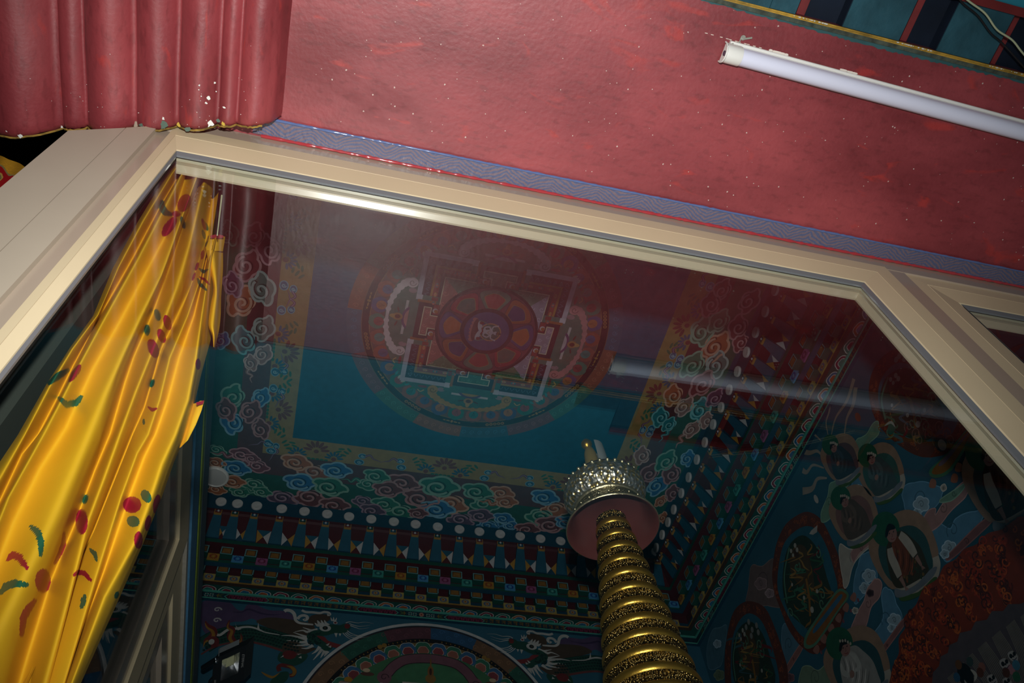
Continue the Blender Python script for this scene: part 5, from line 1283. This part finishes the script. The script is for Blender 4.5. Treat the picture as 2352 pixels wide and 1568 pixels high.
for k in range(90):
    x0 = 2140 + k * 3.4; y0 = 1600 - k * 2.95 if k < 70 else 1394 - (k - 70) * .8; x1 = x0 + 120 - k * .9; y1 = y0 + 200
    m_ = min(inner, key=lambda q: (q[0] - x0) ** 2 + (q[1] - y0) ** 2)
    strk(P, [(m_[0] * .35 + x0 * .65 + 6, m_[1] * .35 + y0 * .65 + 8), ((x0 + x1) / 2 + 4, (y0 + y1) / 2 - 20), (x1, y1)], .0022, rgb(140, 138, 126), 36, None, 4)
o = finish(P, 'flame_ring_painting', 'huge red and orange flaming ring around a grey field at the lower right')
P = rp()
for (x, y, r_) in ((2321, 1526, 14), (2339, 1508, 13), (2291, 1562, 13), (2326, 1568, 12)):
    blobs(P, [(x - r_, y - r_ * .6), (x - r_ * .3, y - r_ * 1.0), (x + r_ * .1, y - r_ * .8), (x + r_ * .7, y - r_ * .2), (x + r_ * .8, y + r_ * .6), (x + r_ * .3, y + r_ * 1.1), (x - r_ * .3, y + r_ * .8), (x - r_ * .9, y + r_ * .2)], rgb(178, 178, 178), 38)
    for dx, dy, q_ in ((-.45, -.05, .26), (.15, -.45, .24), (-.02, .0, .12)): P.ell(P.px(x + r_ * dx, y + r_ * dy), r_ * q_ * .0018, r_ * q_ * .0018, rgb(20, 20, 24), 39)
    strk(P, [(x - r_ * .2, y + r_ * .55), (x + r_ * .2, y + r_ * .6), (x + r_ * .6, y + r_ * .2)], .002, rgb(50, 40, 70), 39, None, 3)
P.ell(P.px(2228, 1551), .030, .036, rgb(16, 22, 26), 38); strk(P, [(2240, 1538), (2252, 1550), (2248, 1566)], .012, rgb(185, 185, 178), 39, tap2); strk(P, [(2226, 1562), (2232, 1572), (2246, 1570)], .008, rgb(185, 185, 178), 39, tap2)
for (x, y, c_) in ((2212, 1527, rgb(110, 72, 40)), (2238, 1520, rgb(60, 80, 80)), (2266, 1533, rgb(140, 90, 80)), (2262, 1545, rgb(96, 54, 36)), (2334, 1538, rgb(170, 120, 130)), (2345, 1528, rgb(70, 130, 160)), (2346, 1555, rgb(50, 110, 80)), (2322, 1545, rgb(90, 50, 40)), (2208, 1556, rgb(50, 96, 130))): P.ell(P.px(x, y), .014, .014, c_, 38, 0, 12)
P.build('skull_crown', o)

def wrath(P, cx_, cy_, sx_, sy_, seed, L):
    """dense wrathful figure: layered limbs, drapery scrolls and ornaments"""
    rg = random.Random(seed)
    blobs(P, [(cx_ - 40 * sx_, cy_ - 60 * sy_), (cx_ - 10 * sx_, cy_ - 85 * sy_), (cx_ + 20 * sx_, cy_ - 60 * sy_), (cx_ + 38 * sx_, cy_ - 10 * sy_), (cx_ + 50 * sx_, cy_ + 40 * sy_), (cx_ + 20 * sx_, cy_ + 95 * sy_), (cx_ - 10 * sx_, cy_ + 80 * sy_), (cx_ - 40 * sx_, cy_ + 50 * sy_), (cx_ - 50 * sx_, cy_ + 0)], rgb(44, 58, 44), L)
    blobs(P, [(cx_ - 30 * sx_, cy_ - 60 * sy_), (cx_ - 5 * sx_, cy_ - 64 * sy_), (cx_ + 12 * sx_, cy_ - 10 * sy_), (cx_ + 10 * sx_, cy_ + 30 * sy_), (cx_ - 14 * sx_, cy_ + 10 * sy_), (cx_ - 34 * sx_, cy_ - 20 * sy_)], rgb(78, 62, 40), L + 1)
    for k in range(34):
        x, y = cx_ + rg.uniform(-38, 38) * sx_, cy_ + rg.uniform(-72, 74) * sy_; cc = rg.choice((rgb(132, 96, 40), rgb(110, 34, 38), rgb(60, 112, 86), rgb(50, 92, 60), rgb(150, 118, 60), rgb(58, 96, 110)))
        pts = [(x + rg.uniform(-12, 12) * q_, y + 9 * q_ * rg.uniform(.6, 1.4)) for q_ in range(4)]
        strk(P, pts, rg.uniform(.006, .013), cc, L + 2 + k % 2, tap2, 4)
    for k in range(5):
        x, y = cx_ + rg.uniform(-36, 38) * sx_, cy_ + rg.uniform(-60, 70) * sy_; c = P.px(x, y)
        P.stroke([(c[0] + .022 * (1 - t / 15) * math.cos(t * .55 + k), c[1] + .028 * (1 - t / 15) * math.sin(t * .55 + k)) for t in range(13)], .005, rgb(92, 138, 112), L + 4)
    for (dx, dy, r_) in ((-24, -66, .010), (-32, -56, .009), (-20, -58, .010), (-28, -48, .008), (-6, 30, .008), (10, 52, .012), (-30, 6, .007), (20, 18, .008)): P.ell(P.px(cx_ + dx * sx_, cy_ + dy * sy_), r_, r_ * 1.1, rgb(168, 168, 160), L + 5, 0, 10)
    P.ell(P.px(cx_ - 22 * sx_, cy_ - 52 * sy_), .018, .022, rgb(70, 44, 30), L + 4)
    strk(P, [(cx_ - 2 * sx_, cy_ - 5 * sy_), (cx_ + 4 * sx_, cy_ + 30 * sy_), (cx_ + 6 * sx_, cy_ + 64 * sy_)], .014, rgb(140, 98, 38), L + 4)
    strk(P, [(cx_ - 36 * sx_, cy_ - 62 * sy_), (cx_ - 46 * sx_, cy_ - 10 * sy_), (cx_ - 40 * sx_, cy_ + 40 * sy_)], .010, rgb(82, 128, 108), L + 3)
# oval A
P = rp()
oA = [(1856, 1175), (1830, 1184), (1806, 1203), (1790, 1232), (1780, 1266), (1774, 1322), (1780, 1362), (1792, 1396), (1812, 1445), (1843, 1486), (1880, 1500), (1930, 1440), (1945, 1370), (1938, 1330), (1929, 1284), (1911, 1238), (1886, 1192)]
iA = [(1852, 1208), (1824, 1222), (1802, 1248), (1791, 1290), (1787, 1350), (1806, 1404), (1840, 1458), (1880, 1470), (1920, 1410), (1925, 1350), (1916, 1308), (1901, 1258), (1878, 1218)]
flames(P, oA, iA, 2, 1, 150)
wrath(P, 1856, 1335, 1.15, 1.25, 3, 5)
P.poly(P.pxs([(1866, 1218), (1880, 1206), (1879, 1222), (1870, 1228), (1861, 1226)]), rgb(175, 175, 172), 11)
blobs(P, [(1930, 1352), (1948, 1358), (1951, 1374), (1930, 1402), (1880, 1478), (1852, 1488), (1852, 1460), (1880, 1416), (1912, 1372)], rgb(84, 132, 106), 12)
blobs(P, [(1932, 1358), (1946, 1364), (1946, 1374), (1926, 1402), (1878, 1472), (1857, 1480), (1858, 1462), (1884, 1418), (1914, 1376)], rgb(134, 88, 40), 13)
blobs(P, [(1930, 1368), (1938, 1370), (1920, 1396), (1876, 1452), (1872, 1444), (1896, 1412)], rgb(58, 104, 136), 14)
for k in range(6): x, y = 1962 - k * 17, 1372 + k * 24; blobs(P, [(x - 7, y + 2), (x + 2, y - 12), (x + 8, y - 4), (x + 4, y + 10)], rgb(150, 104, 92), 12); P.ell(P.px(x + 12, y + 6), .006, .008, rgb(120, 70, 84), 12)
finish(P, 'oval_shrine_painting', 'brown flame bordered oval with a dark figure, upper of two beside the cornice')
P = rp()
oB = [(1724, 1380), (1700, 1388), (1684, 1408), (1673, 1446), (1665, 1507), (1668, 1580), (1690, 1640), (1760, 1650), (1805, 1600), (1810, 1540), (1800, 1500), (1782, 1446), (1758, 1396)]
iB = [(1722, 1408), (1700, 1424), (1684, 1462), (1680, 1510), (1682, 1575), (1700, 1620), (1755, 1625), (1788, 1580), (1788, 1540), (1772, 1478), (1750, 1426)]
flames(P, oB, iB, 2, 2, 130); wrath(P, 1732, 1520, 1.0, 1.1, 12, 5)
for (x, y) in ((1722, 1428), (1716, 1440), (1730, 1446), (1740, 1436), (1728, 1460), (1744, 1452)): P.ell(P.px(x, y), .012, .014, rgb(130, 134, 132), 11, 0, 12)
finish(P, 'oval_shrine_painting', 'brown flame bordered oval with a dark seated figure, lower of two beside the spire')
# upper dark red oval
P = rp()
oC = [(2010, 960), (1996, 900), (2006, 850), (2040, 810), (2080, 800), (2130, 830), (2180, 880), (2215, 930), (2230, 975), (2200, 1030), (2120, 1050), (2050, 1010)]
iC = [(2026, 950), (2018, 900), (2030, 862), (2060, 834), (2100, 842), (2150, 884), (2190, 935), (2200, 970), (2170, 1010), (2100, 1010), (2050, 985)]
flames(P, oC, iC, 2, 6, 120); wrath(P, 2096, 925, 1.5, .95, 9, 5)
for (x, y) in ((2061, 826), (2068, 818), (2076, 812), (2088, 806), (2080, 824)): P.ell(P.px(x, y), .012, .012, rgb(150, 150, 150), 11, 0, 10)
for k in range(9):
    c = P.px(2090 + 12 * k + (k % 2) * 6, 980 + (k % 3) * 16); P.stroke([(c[0] + .022 * (1 - t / 16) * math.cos(t * .6), c[1] + .026 * (1 - t / 16) * math.sin(t * .6)) for t in range(14)], .004, rgb(118, 96, 84), 12)
blobs(P, [(2250, 985), (2238, 1002), (2190, 1080), (2150, 1098), (2138, 1080), (2180, 1040), (2225, 985)], rgb(60, 118, 92), 12)
blobs(P, [(2244, 985), (2230, 1006), (2184, 1076), (2152, 1090), (2146, 1078), (2186, 1036), (2225, 990)], rgb(128, 92, 48), 13); blobs(P, [(2232, 990), (2176, 1062), (2160, 1066), (2196, 1026)], rgb(104, 92, 108), 14)
P.ell(P.px(2165, 1018), .026, .030, rgb(16, 52, 62), 15); P.ell(P.px(2168, 1022), .016, .022, rgb(150, 140, 140), 16); P.ell(P.px(2050, 985), .022, .020, rgb(32, 104, 88), 12); strk(P, [(2035, 978), (2050, 970), (2060, 982)], .010, rgb(170, 180, 172), 13, tap2)
for (x, y) in ((2258, 1050), (2240, 1090), (2252, 985), (2205, 1075), (2195, 1100), (2145, 1112)): blobs(P, [(x - 8, y + 6), (x - 3, y - 12), (x + 8, y - 8), (x + 6, y + 8)], rgb(152, 100, 78), 12)
finish(P, 'oval_shrine_painting', 'large dark red flame oval seen behind the reflection of the lamp near the right post')

def saint(px_, label, body, robe, s=1.0, detail=True, inner_=None, seed=1):
    P = rp(); x, y = px_; HALO, TAN = rgb(34, 92, 66), rgb(150, 124, 104)
    def k(dx, dy): return (x + dx * s, y + dy * s)
    blobs(P, [k(40, -60), k(75, -50), k(100, -10), k(112, 30), k(118, 60), k(105, 95), k(60, 120), k(30, 118), k(-10, 80), k(-35, 30), k(-30, -10), k(0, -40)], rgb(176, 172, 162), 14)
    blobs(P, [k(40, -64), k(78, -52), k(102, -12), k(114, 30), k(104, 40), k(60, 60), k(20, 110), k(-12, 84), k(-38, 30), k(-33, -10), k(0, -44)], TAN, 15)
    blobs(P, [k(48, -30), k(80, -14), k(96, 24), k(98, 70), k(40, 100), k(16, 96), k(-6, 70), k(-18, 24), k(0, -10)], inner_ or rgb(48, 84, 86), 16)
    P.poly([P.px(*k(-2 + 31 * math.cos(t) + 0, -22 + 38 * math.sin(t))) for t in [2 * PI * q_ / 30 for q_ in range(30)]], HALO, 17)
    # robe, sleeves, face, hands
    blobs(P, [k(14, -8), k(34, -18), k(52, -6), k(74, 16), k(88, 50), k(92, 72), k(62, 94), k(30, 108), k(14, 96), k(4, 60), k(0, 20)], body, 18)
    blobs(P, [k(18, -4), k(36, 0), k(50, 30), k(56, 60), k(40, 84), k(26, 76), k(12, 30)], robe, 19)
    rg = random.Random(seed + 40)
    for q_ in range(9):                             # folds of the robe
        a_ = 8 + q_ * 8; strk(P, [k(a_ - 4, a_ * .5 + 2), k(a_ * .8 + 6, a_ * .6 + 26), k(a_ * .75 + 4, a_ * .5 + 54 - q_)], .005 * s + .001, tuple(min(.85, v_ * (1.7 if q_ % 2 else .45)) for v_ in robe), 19, tap2)
    if not detail:
        strk(P, [k(20, 0), k(34, 8), k(44, 30), k(30, 44)], .020 * s + .004, tuple(min(.85, v_ * 1.5) for v_ in body), 20, tap2); strk(P, [k(2, 22), k(8, 44), k(26, 52)], .020 * s + .004, tuple(min(.85, v_ * 1.5) for v_ in body), 20, tap2)
        P.ell(P.px(*k(28, 48)), .012 * s + .003, .010 * s + .003, rgb(150, 116, 106), 21, 0, 12)
        for q_ in range(5): P.ell(P.px(*k(1 + q_ * 6, -32 + q_ * 1.5 + abs(q_ - 2) * 2)), .006, .006, rgb(176, 172, 160), 24, 0, 8)
    if detail:
        strk(P, [k(30, -10), k(42, 2), k(54, 18), k(64, 36)], .034, rgb(176, 172, 162), 20, lambda t: .8 + .3 * math.sin(PI * t))
        strk(P, [k(8, 20), k(12, 40), k(22, 62), k(30, 82)], .034, rgb(172, 168, 158), 20, lambda t: .8 + .3 * math.sin(PI * t))
        for (a, b_) in ((k(66, 38), k(78, 58)), (k(32, 84), k(42, 104))):
            strk(P, [a, b_], .018, rgb(150, 116, 106), 21, lambda t: 1.1 - .5 * t)
            for q_ in (-1, 0, 1): strk(P, [b_, (b_[0] + 5 * s + 3 * q_, b_[1] + 8 * s - 2 * q_)], .004, rgb(150, 116, 106), 21, None, 3)
        rg = random.Random(seed)
        for _ in range(26):
            q_ = k(rg.uniform(6, 86), rg.uniform(10, 92)); P.ell(P.px(*q_), .006, .006, rg.choice((rgb(110, 86, 42), rgb(50, 66, 46), rgb(120, 70, 40))), 19, 0, 7)
    P.poly([P.px(*k(13 + 11 * math.cos(t) - 3 * math.sin(t), -10 + 4 * math.cos(t) + 17 * math.sin(t))) for t in [2 * PI * q_ / 24 for q_ in range(24)]], rgb(150, 112, 106), 22)
    blobs(P, [k(0, -20), k(6, -33), k(18, -30), k(20, -22), k(8, -18), k(4, -6), k(-1, -4)], rgb(18, 20, 26), 23)
    for dx, dy in ((8, -12), (17, -16)): P.ell(P.px(*k(dx, dy)), .0042, .0024, rgb(30, 24, 26), 23, 0, 8)
    strk(P, [k(13, -12), k(15, -6), k(13, -4)], .0022, rgb(110, 70, 66), 23, None, 3); strk(P, [k(11, 0), k(16, 1), k(19, -2)], .0026, rgb(130, 50, 52), 23, None, 3)
    blobs(P, [k(20, 108), k(40, 112), k(70, 96), k(98, 66), k(112, 62), k(100, 86), k(60, 118), k(24, 128)], rgb(112, 122, 134), 20)
    blobs(P, [k(30, 124), k(70, 116), k(104, 84), k(110, 92), k(70, 126), k(36, 136)], rgb(64, 96, 48), 19)
    return finish(P, 'saint_painting', label, None)
saint((2040, 1238), 'painted bald smiling saint in brown robe with white sleeves and green halo', rgb(58, 54, 38), rgb(112, 58, 34), 1.05, True, None, 2)
saint((1934, 1500), 'painted saint in a crumpled white robe at the bottom of the right wall', rgb(150, 152, 150), rgb(168, 168, 166), 1.0, False, rgb(44, 80, 88), 3)
saint((2262, 1062), 'painted saint in dark brown robe with large green halo beside the right post', rgb(54, 44, 34), rgb(70, 44, 34), 1.25, True, rgb(44, 76, 82), 5)
saint((1912, 1035), 'small painted saint with green halo and streaming ribbons nearest the cornice', rgb(48, 66, 78), rgb(60, 74, 80), .62, False, rgb(92, 74, 80), 6)
saint((1998, 1062), 'small painted saint with beaded crown between the ribbon saint and the large halo saint', rgb(66, 84, 86), rgb(74, 88, 92), .72, False, rgb(56, 98, 92), 7)
saint((1936, 1160), 'small painted saint with rosy oval aureole above the flame oval', rgb(86, 74, 66), rgb(92, 78, 70), .74, False, rgb(124, 92, 88), 8)
# ribbons and moon discs
rb = [([(1905, 1000), (1900, 970), (1908, 940), (1906, 905)], .014, 'short upright ribbon, leftmost of three above the small ribbon saint'), ([(1912, 1000), (1922, 960), (1948, 920), (1964, 870)], .020, 'long slanting upright ribbon, middle of three above the small ribbon saint'),
      ([(1942, 1000), (1948, 960), (1962, 930), (1968, 890)], .024, 'wide upright ribbon, rightmost of three above the small ribbon saint'), ([(1888, 1012), (1872, 998), (1858, 1004), (1848, 1024)], .018, 'pale ribbon curling left, topmost of four beside the cornice'),
      ([(1893, 1050), (1880, 1036), (1862, 1040), (1846, 1036)], .024, 'pale ribbon curling left, second from top of four beside the cornice'), ([(1895, 1075), (1870, 1068), (1856, 1084), (1846, 1080)], .022, 'pale ribbon curling left, third from top of four beside the cornice'),
      ([(1902, 1098), (1880, 1100), (1868, 1122), (1846, 1128)], .030, 'pale ribbon curling left, lowest of four, over the white disc')]
for pts, w, lb in rb:
    P = rp(); strk(P, pts, w, rgb(150, 144, 134), 12, lambda t: .25 + .85 * t); finish(P, 'ribbon_painting', lb, 'ribbons streaming from the small saint')
P = rp(); P.ell(P.px(1877, 1146), .012, .022, rgb(176, 176, 172), 12); finish(P, 'moon_painting', 'small white painted disc on dark blue under the lowest ribbon')
P = rp(); P.ell(P.px(1973, 958), .014, .022, rgb(140, 84, 62), 12); finish(P, 'jewel_painting', 'small orange painted oval right of the upright ribbons')
# clouds and hills between the figures
def sky(label, shapes):
    P = rp()
    for i_, (pts, col, L) in enumerate(shapes):
        sc = []                                     # scalloped edge, pale rim and a curl
        sm = smooth(P.pxs(pts), 5, True); mx_, my_ = sum(p[0] for p in sm) / len(sm), sum(p[1] for p in sm) / len(sm)
        for k_, p in enumerate(sm):
            f_ = 1 + .07 * abs(math.sin(k_ * PI / 7)) if len(pts) < 20 else 1
            sc.append((mx_ + (p[0] - mx_) * f_, my_ + (p[1] - my_) * f_))
        P.poly(sc, col, L); P.stroke(sc, .0035, tuple(min(.9, q * 1.5 + .03) for q in col), L, closed=True)
        rr_ = .22 * min(max(p[0] for p in sm) - min(p[0] for p in sm), max(p[1] for p in sm) - min(p[1] for p in sm))
        P.stroke([(mx_ + rr_ * (1 - t / 17) * math.cos(t * .5 + i_), my_ + rr_ * (1 - t / 17) * math.sin(t * .5 + i_)) for t in range(16)], .004, tuple(q * .55 for q in col), L)
    return finish(P, 'cloud_painting', label)
BLC, BL2, PNK, WHC, GRC = rgb(84, 134, 166), rgb(150, 178, 196), rgb(160, 124, 122), rgb(172, 170, 162), rgb(110, 150, 130)
def puffs(cx_, cy_, r_): return [(cx_ + r_ * (.86 + .2 * abs(math.sin(2.5 * t))) * math.cos(t), cy_ + r_ * (.86 + .2 * abs(math.sin(2.5 * t))) * math.sin(t)) for t in [2 * PI * k / 30 for k in range(30)]]
sky('blue and pink painted clouds between the smiling saint and the post', [([(2075, 1130), (2090, 1112), (2120, 1108), (2150, 1116), (2166, 1130), (2150, 1160), (2124, 1182), (2100, 1190), (2082, 1168)], BLC, 5), (puffs(2118, 1158, 18), BL2, 6), (puffs(2108, 1178, 10), BL2, 6),
    ([(2122, 1200), (2136, 1172), (2152, 1168), (2150, 1184), (2172, 1150), (2200, 1120), (2222, 1104), (2222, 1136), (2190, 1168), (2160, 1204), (2130, 1222)], PNK, 6), ([(2160, 1150), (2190, 1128), (2216, 1112), (2214, 1124), (2186, 1150)], GRC, 7), ([(2163, 1118), (2172, 1112), (2176, 1122), (2168, 1128)], WHC, 8)])
sky('blue painted cloud bank with pink hill edge above the flaming ring', [([(2130, 1232), (2140, 1212), (2160, 1202), (2184, 1214), (2196, 1192), (2220, 1180), (2252, 1174), (2258, 1190), (2222, 1236), (2182, 1284), (2160, 1270)], BLC, 5), ([(2262, 1194), (2278, 1200), (2210, 1264), (2184, 1284), (2184, 1270)], rgb(128, 84, 84), 7), (puffs(2182, 1258, 16), BL2, 6), (puffs(2172, 1272, 10), BL2, 7)])
sky('blue painted cloud and pink ribbon left of the smiling saint', [([(1972, 1300), (1982, 1276), (2000, 1272), (2014, 1310), (2010, 1340), (1990, 1360), (1968, 1384), (1962, 1350)], BLC, 5), (puffs(1998, 1322, 15), BL2, 6), (puffs(1988, 1350, 12), BL2, 6),
    ([(2014, 1330), (2026, 1346), (2020, 1372), (2002, 1396), (1988, 1440), (1958, 1446), (1970, 1410), (1986, 1380), (1996, 1350)], PNK, 7), (puffs(1966, 1402, 7), WHC, 8), (puffs(2001, 1362, 8), rgb(60, 36, 42), 8)])
sky('blue painted cloud and pink hill edge between the smiling saint and the white robed saint', [([(2026, 1370), (2036, 1352), (2050, 1362), (2062, 1392), (2072, 1420), (2060, 1450), (2030, 1490), (2006, 1502), (2006, 1460), (2030, 1420)], BLC, 5), (puffs(2056, 1424, 15), BL2, 6), (puffs(2050, 1442, 9), BL2, 7), ([(2074, 1424), (2078, 1436), (2024, 1510), (2012, 1530), (2010, 1512), (2040, 1470)], rgb(138, 94, 92), 7)])
sky('pale green painted cloud beside the ribbons of the small saint', [([(1960, 1040), (1970, 1010), (1990, 1000), (2004, 976), (2018, 974), (2016, 1000), (1996, 1020), (1982, 1050), (1972, 1090), (1940, 1120), (1926, 1128), (1930, 1104)], GRC, 4), ([(1902, 1140), (1908, 1112), (1926, 1108), (1918, 1150), (1910, 1188), (1890, 1196), (1888, 1176)], GRC, 5)])
sky('pale green and pink painted rock ledge under the rosy saint', [([(1930, 1250), (1958, 1262), (1990, 1230), (2002, 1222), (2004, 1250), (1980, 1272), (1960, 1300), (1950, 1340), (1940, 1342), (1934, 1300)], WHC, 5), ([(1960, 1262), (2000, 1232), (2002, 1246), (1976, 1270), (1962, 1290)], PNK, 6), (puffs(2000, 1200, 9), WHC, 6), (puffs(1966, 1222, 12), WHC, 8)])
sky('grey and pink painted clouds between the two flame ovals', [([(1722, 1318), (1732, 1298), (1752, 1302), (1774, 1284), (1780, 1320), (1790, 1360), (1800, 1388), (1762, 1390), (1716, 1382), (1722, 1346)], rgb(112, 94, 92), 0), (puffs(1748, 1340, 14), rgb(134, 112, 114), 1), (puffs(1768, 1362, 10), rgb(150, 130, 136), 1)])
sky('blue painted cloud in the corner left of the lower flame oval', [([(1634, 1452), (1650, 1444), (1668, 1440), (1662, 1500), (1652, 1530), (1630, 1532), (1624, 1500)], rgb(76, 116, 136), 0), (puffs(1648, 1478, 9), BL2, 1), (puffs(1652, 1550, 12), rgb(110, 128, 100), 0)])
sky('blue painted cloud with pink hill between the two flame ovals', [([(1800, 1434), (1814, 1444), (1838, 1474), (1832, 1490), (1808, 1532), (1800, 1510), (1796, 1470)], rgb(82, 122, 146), 0), ([(1838, 1480), (1842, 1492), (1808, 1546), (1804, 1536)], rgb(150, 104, 98), 1)])
sky('pale green painted cloud at the foot of the upper flame oval', [([(1840, 1540), (1860, 1530), (1880, 1540), (1904, 1520), (1908, 1560), (1890, 1600), (1840, 1600)], rgb(116, 140, 118), 0), (puffs(1815, 1556, 10), rgb(120, 84, 90), 0)])
sky('blue painted cloud above the smiling saint', [([(1958, 1110), (1972, 1084), (1984, 1100), (1992, 1140), (1978, 1170), (1960, 1140)], BLC, 3), (puffs(1974, 1122, 9), BL2, 4)])
# cloud seen through the right hand window
P = rp(); blobs(P, [(2250, 905), (2266, 870), (2290, 862), (2310, 850), (2352, 862), (2380, 900), (2340, 960), (2290, 950)], rgb(104, 108, 138), 2); P.poly(smooth(P.pxs(puffs(2300, 880, 16)), 3, True), rgb(120, 122, 150), 3)
c = P.px(2318, 745); P.stroke([(c[0] + .05 * (1 - t / 18) * math.cos(t * .55), c[1] + .05 * (1 - t / 18) * math.sin(t * .55)) for t in range(16)], .010, rgb(130, 96, 100), 2)
for pts in ([(2352, 790), (2336, 800), (2322, 812), (2340, 826), (2352, 820)],): strk(P, pts, .02, rgb(130, 70, 60), 2, tap2)
finish(P, 'cloud_painting', 'grey blue painted cloud seen through the narrow right hand window')
